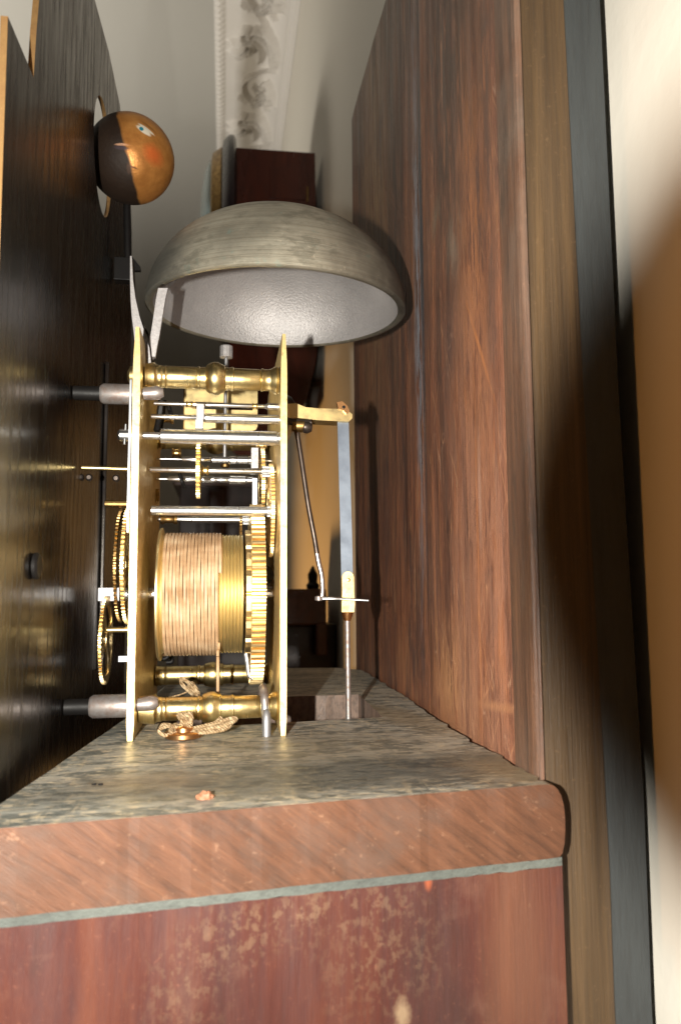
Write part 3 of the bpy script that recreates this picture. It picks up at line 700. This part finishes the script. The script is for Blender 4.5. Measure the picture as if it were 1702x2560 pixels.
# barrel arbor and winding square
G().lathe([(0, .0030), (XR-XF, .0034)], (XF, YBR, zBR), (1,0,0), 24).build('winding_arbor', STEEL, mv, smooth=True)
xa = XB(300, YBR); G().lathe([(0, .0032), (XF-xa, .0034)], (xa, YBR, zBR), (1,0,0), 24).build('winding_arbor', STEEL, mv, smooth=True)
xs = XB(248, YBR); G().box((xs, YBR-.0036, zBR-.0034), (xa+.0004, YBR+.0036, zBR+.0034), .0004).build('winding_square', STEEL_C, mv)

# ---- motion work in front of the front plate
zmw = ony(.40, 300, 1412).z
G().gear(XF-.0092, .400, zmw, ony(.40, 300, 1266).z-zmw, .0016, 72, .0016, hub=.006, rin=.8, spokes=4).build('motion_wheel', BRASS_W, mv)
G().gear(XF-.0052, .402, zmw+.006, .020, .0016, 40, .0014, hub=.006, rin=.7, spokes=4).build('motion_wheel', BRASS_W, mv)
G().gear(XF-.0128, .404, zmw, .0285, .0012, 72, .0014, hub=.006, rin=.9, spokes=4).build('motion_wheel', BRASS_O, mv)
zs = ony(.395, 262, 1600).z; xs = ony(.395, 262, 1600).x
G().gear(xs, .395, zs, ony(.395, 262, 1490).z-zs, .0014, 60, .0016, hub=.005, rin=.86, spokes=4).build('striking_wheel', BRASS_W, mv)
p = ony(.395, 262, 1575); G().cyl((p.x, .395, p.z), (XF, .395, p.z), .0014, 14).build('striking_stud', BRASS, mv, smooth=True)
a = ony(.380, 205, 1169); G().cyl((a.x, .380, a.z), (XF-.002, .380, a.z-.0004), .0011, 12).build('brass_stud', BRASS, mv, smooth=True)
p = ony(.385, 326, 1230); G().lathe([(0, .0025), (.0006, .0045), (.006, .0045), (.0066, .003)], (XF-.0085, .388, p.z), (1,0,0), 10).build('cannon_pinion', BRASS, mv)
a = ony(.38, 255, 1253); G().cyl((a.x, .39, a.z), (a.x+.012, .39, a.z), .0018, 12).build('snail_stud', BRASS_O, mv)
a = ony(.350, 331, 945); b = ony(.350, 335, 1330); G().box((XF-.0042, .352, b.z), (XF-.0030, .362, a.z), .0002).build('rack_plate', STEEL, mv)
for py, px in ((1195, 225), (1197, 292)):
    p = ony(.40, px, py); G().lathe([(0, .0012), (.001, .0018), (.002, .0018), (.0028, .001)], p, (0,-1,0), 14).build('screw_head', STEEL_K, mv, smooth=True)
a = ony(.41, 296, 1640); b = ony(.41, 325, 1655); G().box((a.x, .41, b.z), (b.x, .414, a.z), .0003).build('lever', STEEL_M, mv)

# ---- back cock, crutch and pallet arbor behind the rear plate
q0 = ony(.405, 722, 1016); G().lathe([(0, .004), (.001, .0050), (.004, .0062), (.007, .0050), (.009, .002)], (XR+.0018, .405, q0.z), (1,0,0), 24).build('cock_screw', STEEL_K, mv, smooth=True)
YC = .385
pts = [(712, 1010), (740, 1008), (764, 1018), (797, 1021), (842, 1022), (872, 1029), (881, 1036), (880, 1046), (872, 1054), (845, 1053), (790, 1050), (740, 1044), (712, 1046)]
poly = [ony(YC, *p) for p in pts]
G().prism([(v.x, YC, v.z) for v in poly], (0, .011, 0)).build('back_cock', BRASS, mv)
G().tube([ony(YC-.003, 705, 1050), ony(YC-.003, 740, 1056), ony(YC-.003, 778, 1057)], .0018, 10).build('pallet_arbor', STEEL_K, mv, smooth=True)
p = ony(YC-.003, 765, 1062); G().lathe([(0, .0014), (.001, .003), (.003, .0032), (.005, .002)], p-Vector((.002,0,.001)), (1,0,-.1), 14).build('crutch_collet', STEEL_K, mv, smooth=True)
G().lathe([(0, .003), (.004, .0034), (.009, .003)], ony(YC-.002, 730, 1064), (1,0,0), 14).build('crutch_collet', BRASS_O, mv, smooth=True)
cr = G().tube([ony(YC, 739, 1060), ony(YC, 752, 1140), ony(YC, 770, 1260), ony(YC, 786, 1345), ony(YC, 795, 1400), ony(YC, 804, 1440), ony(YC, 806, 1475), ony(YC, 804, 1495)], lambda t: .00125 if t > .05 else .0015, 12).build('crutch', STEEL_K, mv, smooth=True)
cr.obj.data.materials.append(STEEL)
lim = ony(YC, 790, 1385).z - cr.matrix_world_cache.z
for p_ in cr.obj.data.polygons:
    if p_.center.z < lim: p_.material_index = 1
a = ony(YC, 797, 1496); b = ony(YC-.006, 921, 1501)
G().tube([a, ony(YC-.001, 830, 1496), ony(YC-.004, 870, 1498), b], lambda t: .0011-.0006*t, 8).build('crutch_fork', STEEL, mv, smooth=True)
G().lathe([(0, .001), (.0004, .002), (.0022, .002), (.0026, .001)], a-Vector((0,0,.0013)), (0,0,1), 14).build('crutch_foot', STEEL_R, mv, smooth=True)
# copper screw rag on the cock
pts = [(842, 1006), (855, 1003), (868, 1014), (874, 1028), (866, 1035), (858, 1026), (846, 1022)]
poly = [ony(YC-.0015, *p) for p in pts]
clip = G().prism([(v.x, v.y, v.z) for v in poly], (0, .003, .0006)).build('suspension_clip', COPPER, mv)
p = ony(YC-.002, 859, 1018); G().lathe([(0, .0008), (.0006, .0008)], p, (0,-1,0), 10).build('clip_screw', BLACK, clip)

# ================================================================== PENDULUM
YP = YC+.003
pd = root('pendulum', tuple(ony(YP, 860, 1054)), 'steel pendulum with flat suspension strip, brass block and thin rod behind the movement', 'pendulum')
def pq(px, py, y=YP): return ony(y, px, py)
poly = [pq(*p) for p in ((843, 1040), (871, 1040), (876, 1200), (881, 1380), (882, 1445), (853, 1445), (850, 1300), (846, 1150))]
G().prism([(v.x, YP, v.z) for v in poly], (0, .0005, 0)).build('suspension_spring', BLUE, pd)
pts = []
ct = (868, 1443)
for k in range(9):
    a = math.pi*(1-k/8); pts.append((ct[0]+14.5*math.cos(a), ct[1]-14*math.sin(a)))
pts += [(883, 1480), (885, 1510), (883, 1530), (853, 1530), (853, 1505), (854, 1480)]
poly = [pq(*p) for p in pts]
blk_ = G().prism([(v.x, YP-.0022, v.z) for v in poly], (0, .005, 0)).build('brass_block', BRASS_E, pd)
p = pq(869, 1450); G().lathe([(0, .0010), (.0003, .0010), (.0005, .0006)], (p.x, YP-.0022, p.z), (0,-1,0), 16).build('rivet', BRASS, blk_, smooth=True)
t0 = pq(868, 1530); t1 = pq(868, 1552); t2 = pq(871, 1800)
G().lathe([(0, .0026), (.0008, .0030), (t0.z-t1.z, .0016)], t0, (0,0,-1), 20).build('rod_ferrule', COPPER, pd, smooth=True)
bot = Vector((t2.x+.001, YP, -.25))
G().tube([t1+Vector((0,0,.001)), (t1+t2)/2, t2, bot], .00135, 12).build('pendulum_rod', STEEL_R, pd, smooth=True)

# ================================================================== BELL
bc = Vector((.0272, .412, .2145)); tilt = rad(2.5); RB = .0700
axis = Vector((.012, math.sin(tilt)*-1, math.cos(tilt))).normalized()
H = RB*.74
out_p = []; n = 36
for i in range(n+1):
    a = math.pi/2*i/n; r = RB*math.cos(a)**.92 if i < n else 0; z = H*math.sin(a)**1.02
    out_p.append((z, r))
th = .0042
inn = []
for i in range(n+1):
    a = math.pi/2*(1-i/n); r = (RB-th)*max(0, math.cos(a))**.92 if i else 0; z = (H-th)*math.sin(a)**1.02
    inn.append((z, r))
s = NT('bell_metal'); v = s.map(scale=(1, 1, 1))
a1 = s.noise(s.map(scale=(8, 8, 700)), 1, 7, .7, .3); a2 = s.noise(s.map(), 26, 6, .65)
c = s.ramp(a2, [(.3, (.25, .235, .19)), (.5, (.40, .37, .295)), (.7, (.52, .48, .39))])
c = s.mix(s.math('MULTIPLY', s.ramp(a1, [(.38, 1), (.6, 0)]), .4), c, (.15, .12, .08))
c = s.mix(s.math('MULTIPLY', s.ramp(s.noise(s.map(), 120, 7, .7), [(.60, 0), (.68, 1)]), .5), c, (.22, .32, .28))
c = s.mix(s.math('MULTIPLY', s.blob((.060, -.02, .012), (.030, .055, .040), .6, 60, .6), .85), c, (.05, .048, .042))  # shading on the bell's right side, painted into the metal colour
c = s.mix(s.math('MULTIPLY', s.ramp(s.noise(s.map(scale=(1,1,2)), 55, 8, .7), [(.52, 0), (.62, 1)]), .55), c, (.15, .14, .105))
c = s.mix(s.math('MULTIPLY', s.ramp(s.noise(s.map(), 330, 6, .7), [(.64, 0), (.70, 1)]), .6), c, (.62, .55, .42))
c = s.mix(s.math('MULTIPLY', s.blob((-.06, -.02, .012), (.015, .04, .03), .5, 90, .6), .7), c, (.09, .09, .085))
s.bump(a1, .6, .0004); BELL_O = s.out(c, s.ramp(a2, [(.3, .44), (.7, .58)]), .65)
s = NT('bell_inside'); a2 = s.noise(s.map(), 30, 5); a3 = s.noise(s.map(), 900, 3, .7)
c = s.ramp(a2, [(.3, (.26, .25, .248)), (.7, (.40, .38, .375))]); c = s.mix(s.math('MULTIPLY', s.ramp(a3, [(.3, 0), (.7, 1)]), .35), c, (.50, .48, .48))
s.bump(a3, .8, .0005); BELL_I = s.out(c, .48, .55)
bl = root('bell', tuple(bc), 'large grey bronze bell dome open at the bottom, above the brass movement', 'bell')
G().lathe(out_p, bc, axis, 96).build('bell_shell', BELL_O, bl, smooth=True)
gi = G().lathe(inn, bc, axis, 96)
# drop caps of the two shells and join with a rim
def shell(prof, name, mat):
    g = G().lathe(prof, bc, axis, 96); g.f = [f for f in g.f if len(f) == 4]; return g.build(name, mat, bl, smooth=True)
for o in list(bl.obj.children): bpy.data.objects.remove(o)
rim = [(0.0, RB), (-.0006, RB-.0006), (-.0009, RB-.0018), (-.0006, RB-.0034), (0.0, RB-th)]
# one dome shell with thickness; lining and rim as their own finishes
shell(out_p, 'bell_shell', BELL_O); shell(inn, 'bell_lining', BELL_I); shell(rim, 'bell_rim', BELL_O)
top = bc+axis*H
G().lathe([(0, .004), (.0006, .0038), (.0014, .0026), (.0018, .0008)], top-axis*.0004, axis, 24).build('bell_nut', STEEL_M, bl, smooth=True)
# bell stand: two flat cast arms rising from the front plate
def strap(pts, y, wpx, d, name, mat):
    g = G(); L = []; Rr = []
    for (px, py, wl, wr) in pts: L.append(ony(y, px-wl, py)); Rr.append(ony(y, px+wr, py))
    poly = L+Rr[::-1]; return g.prism([(v.x, y, v.z) for v in poly], (0, d, 0)).build(name, mat, bl)
strap([(327, 640, 1, 3), (328, 700, 2, 5), (330, 745, 3, 9), (337, 790, 7, 12), (346, 830, 11, 16), (352, 870, 13, 22), (356, 925, 14, 24)], .372, 0, .004, 'bell_stand', STEEL_C)
strap([(406, 720, 10, 14), (402, 745, 11, 12), (394, 800, 11, 11), (389, 838, 12, 10), (386, 862, 8, 8), (383, 892, 2, 6)], .366, 0, .003, 'bell_stand', STEEL_C)
strap([(331, 650, 0, 3), (335, 720, 0, 3), (341, 780, 0, 3), (375, 845, 3, 3), (382, 900, 4, 3)], .378, 0, .003, 'bell_stand_back', STEEL_K)
# inner stem from stand to the top of the bell
G().tube([ony(.376, 400, 725), bc+Vector((-.045, -.01, .020)), bc+Vector((-.02, 0, .038)), bc+axis*(H-.002)], .002, 8, flat=.6).build('bell_stem', STEEL_K, bl, smooth=True)

# ================================================================== DIAL
XD = -.069
dl = root('clock_dial', (XD, .41, -.01), 'dark back of an arched dial plate with thin brass edge, left of the movement', 'clock dial')
op = [(.2425, -.03), (.2435, .1), (.2415, .244), (.2748, .2465), (.2766, .266), (.2794, .284), (.297, .318), (.325, .344), (.355, .360), (.387, .3690), (.44, .3765), (.487, .3756), (.522, .364), (.550, .349), (.562, .325), (.569, .29), (.573, .2325), (.574, .1), (.574, -.03)]
mc = onx(XD+.001, 263, 396)
mh = [(mc.y+.0312*math.cos(2*math.pi*k/40)*1.0, mc.z+.0312*math.sin(2*math.pi*k/40)) for k in range(40)]
g = G().prism([(XD, y, z) for y, z in op], (-.0022, 0, 0), [[(XD, y, z) for y, z in mh]])
dp = g.build('dial_plate', DIALBACK, dl); dp.obj.data.materials.append(metal('dial_edge_brass', (.60, .36, .15), (.42, .24, .10), .5, .1, met=.8))
for p_ in dp.obj.data.polygons:
    if abs(p_.normal.x) < .5: p_.material_index = 1
# chapter back ring and a false plate bar in relief
zc0 = .112; yc0 = .405
G().box((XD+.0003, .452, .02), (XD+.0025, .466, .195), .0006).build('false_plate_bar', DIALBACK, dl)
for (px, py) in ((105, 1415),):
    p = onx(XD+.003, px, py); G().lathe([(0, .0048), (.0012, .005), (.002, .0042)], (XD+.0004, p.y, p.z), (1,0,0), 24).build('stud', BLACK, dl, smooth=True)
    G().box((XD+.0004, p.y+.006, p.z-.0032), (XD+.0016, p.y+.0082, p.z+.0032), .0004).build('brass_lug', BRASS_O, dl)
# dial feet
for (pa, pb_, rr) in (((252, 985), (352, 986), 25), ((225, 1765), (335, 1765), 27)):
    a = ony(.362, *pa); b = ony(.362, *pb_); z = (a.z+b.z)/2; f = .362/1944*1.01
    G().lathe([(0, .8*rr*f), (.0014, rr*f), (XF-.0017-a.x, rr*f)], (a.x, .362, z), (1,0,0), 28).build('dial_foot', STEEL_R, dl, smooth=True)
    G().cyl((XD+.0002, .362, z), (a.x+.0005, .362, z), rr*f*.7, 20).build('dial_foot_neck', BLACK, dl, smooth=True)
    G().lathe([(0, .0028), (.004, .0032), (.0065, .0034), (.009, .002)], (XF+.0016, .356, z-.001+(.002 if pa[1] > 1200 else 0)), (1,0,.1), 16).build('dial_foot_pin', STEEL_R, dl, smooth=True)
# moon carriage: dark rod and bracket below the ball
p = onx(XD+.012, 322, 560)
G().cyl(tuple(ony(.474, 318, 500)), tuple(ony(.474, 321, 700)), .0022, 14).build('moon_rod', BLACK, dl, smooth=True)
a = ony(.470, 286, 641); b = ony(.470, 328, 700); G().box((a.x, .470, b.z), (b.x, .478, a.z), .0004).build('moon_bracket', BLACK, dl)
G().prism([tuple(ony(.469, *q)) for q in ((330, 640), (352, 668), (352, 676), (334, 676))], (0, .003, 0)).build('moon_bracket', BLACK, dl)

# moon ball
s = NT('moon_ball_paint'); a = s.noise(s.map(), 60, 6, .6)
c = s.ramp(a, [(.3, (.26, .10, .024)), (.55, (.42, .18, .045)), (.75, (.54, .27, .08))])
mcen = onx(XD+.0138, 327, 398)
RM = .0247
vb = (Vector((0, 0, CZ))-mcen).normalized()
def dirb(px, py):
    """point of the ball surface seen at a pixel, relative to its centre"""
    d = ray(px, py).normalized(); o = Vector((0, 0, CZ))-mcen; b = o.dot(d); dd = b*b-(o.length_squared-RM*RM)
    return o+d*(-b-math.sqrt(max(dd, 0)))
def bstain(c, px, py, r, col, k=1., ns=500, na=.2, edge=.25, rot=(0,0,0)):
    mk = s.blob(tuple(dirb(px, py)), r, edge, ns, na, rot); return s.mix(s.math('MULTIPLY', mk, k), c, col)
# shadow painted into the ball's colour: left and lower side
ax_ = (-CR*.98-CU*.17); ax_ = (ax_-vb*ax_.dot(vb)).normalized()
vm = s.n('ShaderNodeVectorMath', operation='DOT_PRODUCT'); s.l(s.co, vm.inputs[0]); vm.inputs[1].default_value = ax_
dd = s.math('ADD', s.math('MULTIPLY', vm.outputs['Value'], 1/RM), s.math('MULTIPLY', s.noise(s.map(), 90, 5), .12))
mk = s.ramp(s.math('ADD', dd, .5), [(.56, 0), (.63, 1)]); mkd = mk
c = s.mix(s.math('MULTIPLY', mk, .98), c, (.006, .0035, .0025))
c = bstain(c, 383, 385, (.004, .02, .004), (.62, .13, .03), .75, 300, .3, .6)
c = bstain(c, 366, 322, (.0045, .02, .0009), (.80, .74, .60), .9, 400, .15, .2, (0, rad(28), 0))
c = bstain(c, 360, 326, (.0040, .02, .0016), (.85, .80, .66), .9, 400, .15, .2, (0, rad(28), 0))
c = bstain(c, 354, 322, (.0011, .02, .0013), (.02, .22, .30), 1, 300, .1, .2)
c = bstain(c, 372, 316, (.0045, .02, .0006), (.22, .10, .03), .8, 400, .2, .3, (0, rad(30), 0))
c = bstain(c, 303, 369, (.0036, .02, .0011), (.03, .018, .022), .95, 500, .2, .3, (0, rad(4), 0))
c = bstain(c, 305, 361, (.0036, .02, .0006), (.6, .33, .2), .5, 500, .2, .3)
c = bstain(c, 333, 418, (.0026, .02, .0004), (.12, .05, .02), .9, 500, .2, .3, (0, rad(8), 0))
c = bstain(c, 322, 420, (.0010, .02, .0022), (.05, .025, .015), .8, 500, .2, .3)
s.b.inputs['Specular IOR Level'].default_value = .3
s.bump(s.noise(s.map(), 420, 4), .5, .0004); MOON = s.out(c, s.math('ADD', s.ramp(a, [(.3, .36), (.7, .46)]), s.math('MULTIPLY', mkd, .25)), s.math('SUBTRACT', .45, s.math('MULTIPLY', mkd, .4)))
bm = bmesh.new(); bmesh.ops.create_uvsphere(bm, u_segments=64, v_segments=40, radius=RM)
g = G().add([v.co+mcen for v in bm.verts], [[v.index for v in f.verts] for f in bm.faces]); bm.free()
mo = g.build('moon_ball', MOON, smooth=True, origin=mcen)
tag(mo, 'copper coloured moon ball with painted face and blue eye in the dial arch', 'moon ball')

# trunk front rail added below the dial to keep the gap dark
tag(G().box((XD-.012, .20, -.30), (XD-.0005, .68, -.012), .001).build('added_front_rail', wood('added_dark_rail_wood', [(.3, (.015,.010,.008)), (.7, (.035,.022,.015))], (6,20,20), (60,400,400))), 'added dark wooden rail under the dial plate, keeping the gap beside the seat board dark', 'case rail')

# ================================================================== LOOSE CORDS AND HOOK
def knot(centre, r, seed, n=16, rc_=.0008):
    random.seed(seed); pts = []
    for i in range(n):
        a = i*2.1+seed; pts.append(Vector(centre)+Vector((math.cos(a)*r*random.uniform(.5, 1), math.sin(a*1.3)*r*.7*random.uniform(.5, 1), math.sin(a*.9+1)*r*.75)))
    return pts
s = NT('pale_cord'); a = s.noise(s.map(), 600, 5); c = s.ramp(a, [(.3, (.22, .13, .06)), (.5, (.45, .32, .18)), (.7, (.66, .52, .33))]); wv = s.n('ShaderNodeTexWave', wave_type='BANDS', bands_direction='DIAGONAL'); s.l(s.co, wv.inputs[0]); wv.inputs['Scale'].default_value = 420; wv.inputs['Distortion'].default_value = 4
c = s.mix(s.math('MULTIPLY', wv.outputs['Fac'], .45), c, (.16, .09, .04)); s.bump(s.math('ADD', a, wv.outputs['Fac']), .9, .0005); CORD = s.out(c, .6, 0, .3)
# disc with tied cord lying on the seat board
dc = onz(0, 458, 1850)
g = G().lathe([(0, .0070), (.0006, .0080), (.0022, .0080), (.0028, .0072), (.0030, .0045), (.0044, .0042), (.0050, .003)], dc+Vector((0, .004, .0002)), (0,0,1), 40)
tag(g.build('brass_disc', COPPER, smooth=True), 'small round copper brass disc lying on the seat board under the movement', 'brass disc')
c0 = dc+Vector((0, .003, .0068)); y_ = c0.y
def q(px, py, dy=0): return ony(y_+dy, px, py)
g = G()
g.tube([q(452, 1822), q(425, 1815, -.002), q(402, 1822, -.003), q(400, 1832, -.004), q(418, 1838, -.003), q(440, 1830, -.002), q(430, 1815, .002), q(408, 1812, .003), q(400, 1824, .001)], .00085, 8)
g.tube([q(440, 1812, .002), q(428, 1822, -.003), q(432, 1842, -.004), q(448, 1850, -.004), q(460, 1840, -.003), q(455, 1822, 0), q(445, 1815, .003), q(455, 1836, .002)], .0010, 8)
g.tube([q(450, 1835), q(490, 1828, -.001), q(545, 1818, -.002), q(578, 1806, -.002), q(590, 1797, -.001), q(575, 1797, 0), q(540, 1808, .001), q(500, 1818, .001), q(465, 1826, 0)], .0010, 8)
g.tube([q(455, 1830), q(500, 1832, -.003), q(550, 1826, -.003), q(572, 1817, -.002), q(580, 1806, 0)], .0009, 8)
g.tube([q(455, 1830, .002), q(500, 1822, .003), q(535, 1808, .003), q(548, 1798, .003), q(553, 1794, .002)], .0008, 8)
g.tube(knot(c0+Vector((.001, 0, .0012)), .0038, 3, 14), .0009, 8, 5)
tag(g.build('tied_cord', CORD, smooth=True), 'pale cord tied in loops over the small disc beneath the movement', 'cord')
k2 = ony(.400, 484, 1722)
g = G().tube(knot(k2, .0040, 8, 14), .0009, 8, 5)
g.tube([k2+Vector((-.012, .001, -.004)), k2+Vector((-.006, 0, -.0025)), k2], .0004, 6)
g.tube([k2+Vector((.001, 0, -.001)), k2+Vector((-.003, -.002, .004)), k2+Vector((-.006, -.001, .005)), k2+Vector((-.0052, 0, .002)), k2+Vector((-.002, 0, -.001))], .0010, 8)
g.tube([k2, k2+Vector((-.001, .004, -.006)), k2+Vector((-.002, .006, -.022)), k2+Vector((-.002, .006, -.08))], .0007, 6)
tag(g.build('knotted_cord', CORD, smooth=True), 'small striped cord knot between the two lower pillars above the slot', 'cord')
# seat board hook over the lower pillar
hz = onz(0, 663, 1840); x_ = hz.x+.0006
g = G().tube([(x_-.001, .372, zb1-.004), (x_-.001, .3705, zb1+.003), (x_-.001, .366, zb1+.0072), (x_-.0008, .3595, zb1+.0078), (x_-.0006, .3545, zb1+.0045), (x_-.0002, .3530, zb1-.002), (x_, hz.y+.0005, .006), (x_, hz.y+.0008, -.03)], .00195, 14)
hk = g.build('seat_board_hook', STEEL_R, smooth=True); hk.obj.data.materials.append(STEEL_M)
for p_ in hk.obj.data.polygons:
    if p_.center.z+hk.matrix_world_cache.z < zb1+.001: p_.material_index = 1
tag(hk, 'bent steel hook bolt over the lower brass pillar, fixed in the seat board', 'hook')

# ================================================================== FAR ROOM
YW = 1.18
MAHOG = wood('dark_mahogany', [(.3, (.03, .007, .005)), (.55, (.08, .018, .010)), (.75, (.15, .034, .016))], (8, 8, 3), (90, 90, 20), .22, .1, finemix=.3)
wc = root('wall_clock', tuple(ony(YW, 680, 1000)), 'dark mahogany drop dial wall clock seen edge on beyond the bell', 'wall clock')
xfr = ony(YW, 585, 400).x
tl = ony(YW, 560, 366); tr = ony(YW, 787, 383)
pts = [(573, 368), (787, 383), (795, 860), (789, 905), (779, 949), (765, 1000), (748, 1040), (725, 1062), (600, 1062), (573, 1040)]
poly = [ony(YW, *p) for p in pts]
G().prism([(min(v.x, WX-.002), YW, v.z) for v in poly], (0, .27, 0)).build('case', MAHOG, wc)
a = ony(YW-.0015, 675, 415); b = ony(YW-.0015, 770, 500)
sd_ = G().box((a.x, YW-.002, b.z), (b.x, YW+.002, a.z), .0008).build('side_door', MAHOG, wc)
a = ony(YW-.003, 766, 468); b = ony(YW-.003, 770, 505); G().box((a.x, YW-.006, b.z), (b.x, YW-.002, a.z), .0004).build('hinge', BRASS_O, sd_)
YK = YW+.135; RK = .180
zk = ony(YK, 570, 342).z-RK-.026
G().lathe([(0, RK-.03), (.003, RK-.010), (.010, RK-.003), (.014, RK), (.020, RK), (.024, RK-.006), (.024, RK-.06), (0, RK-.06)], (xfr-.020, YK, zk), (1,0,0), 96).build('wooden_bezel', wood('black_bezel_wood', [(.3, (.012,.008,.010)), (.7, (.03,.018,.02))], rough=.2), wc, smooth=True)
G().lathe([(0, RK-.040), (.002, RK-.030), (.016, RK-.020), (.020, RK-.022), (.020, RK-.05), (0, RK-.05)], (xfr-.036, YK, zk), (1,0,0), 96).build('brass_bezel', BRASS_O, wc, smooth=True)
s = NT('glass_dome'); s.out((.50, .66, .68), .12, 0); s.b.inputs['Alpha'].default_value = .62
prof = []
for i in range(13):
    a = i/12; prof.append((-.022*math.cos(a*math.pi/2)**.9 if i < 12 else 0, (RK-.040)*math.sin(a*math.pi/2)))
G().lathe(prof, (xfr-.035, YK, zk), (1,0,0), 72).build('glass', s.m, wc, smooth=True)
# things below
ct_ = root('wooden_chest', tuple(ony(1.02, 740, 1900)), 'dark brown wooden chest standing far behind the pendulum', 'chest')
def far_box(y, x0, y0, x1, y1, d, name, mat, parent, bev=.003):
    a = ony(y, x0, y1); b = ony(y, x1, y0); return G().box((a.x, y, a.z), (b.x, y+d, b.z), bev).build(name, mat, parent)
CH = wood('chest_wood', [(.3, (.04, .012, .007)), (.7, (.10, .032, .016))], (10, 10, 10), (90, 90, 90), .4)
far_box(1.02, 560, 1472, 816, 1566, .12, 'top_drawer', CH, ct_)
far_box(1.04, 540, 1560, 842, 1900, .10, 'body', wood('chest_wood_dark', [(.3, (.012, .006, .004)), (.7, (.04, .014, .009))], (10, 10, 10), (90, 90, 90), .4), ct_)
far_box(1.015, 790, 1558, 818, 1640, .03, 'corner_post', CH, ct_)
a = ony(1.05, 782, 1474)
G().lathe([(0, .008), (.006, .009), (.01, .006), (.02, .007), (.026, .004), (.032, .001)], a, (0,0,1), 16).build('finial', BLACK, ct_, smooth=True)
cb = root('cabinet', tuple(ony(1.9, 520, 1900)), 'dark tall cabinet glimpsed through the brass movement', 'cabinet')
CAB = wood('cabinet_wood', [(.3, (.02, .008, .008)), (.7, (.06, .025, .022))], (5, 5, 2), (50, 50, 10), .3)
far_box(1.9, 440, 1195, 690, 1900, .3, 'carcass', CAB, cb)
far_box(1.88, 432, 1200, 700, 1212, .34, 'cornice_moulding', wood('cabinet_moulding', [(.3, (.2, .17, .2)), (.7, (.3, .26, .28))], rough=.3), cb)
far_box(1.885, 520, 1225, 560, 1560, .01, 'door_frame', CAB, cb)

# ================================================================== CAMERA LENS (throws the round shadow at the right)
lm = metal('lens_barrel', (.02, .02, .02), (.03, .03, .03), .5, .1, met=.2)
base = Vector((0, 0, CZ))
le = root('camera_lens', tuple(base-CF*.06), 'black camera lens barrel around the viewpoint, throwing the round shadow', 'camera lens')
G().lathe([(0, .0265), (0, .0302), (.094, .0302), (.096, .0297), (.096, .0288), (.066, .0270)], base-CF*.062, CF, 72, close=True).build('lens_barrel', lm, le, smooth=True)
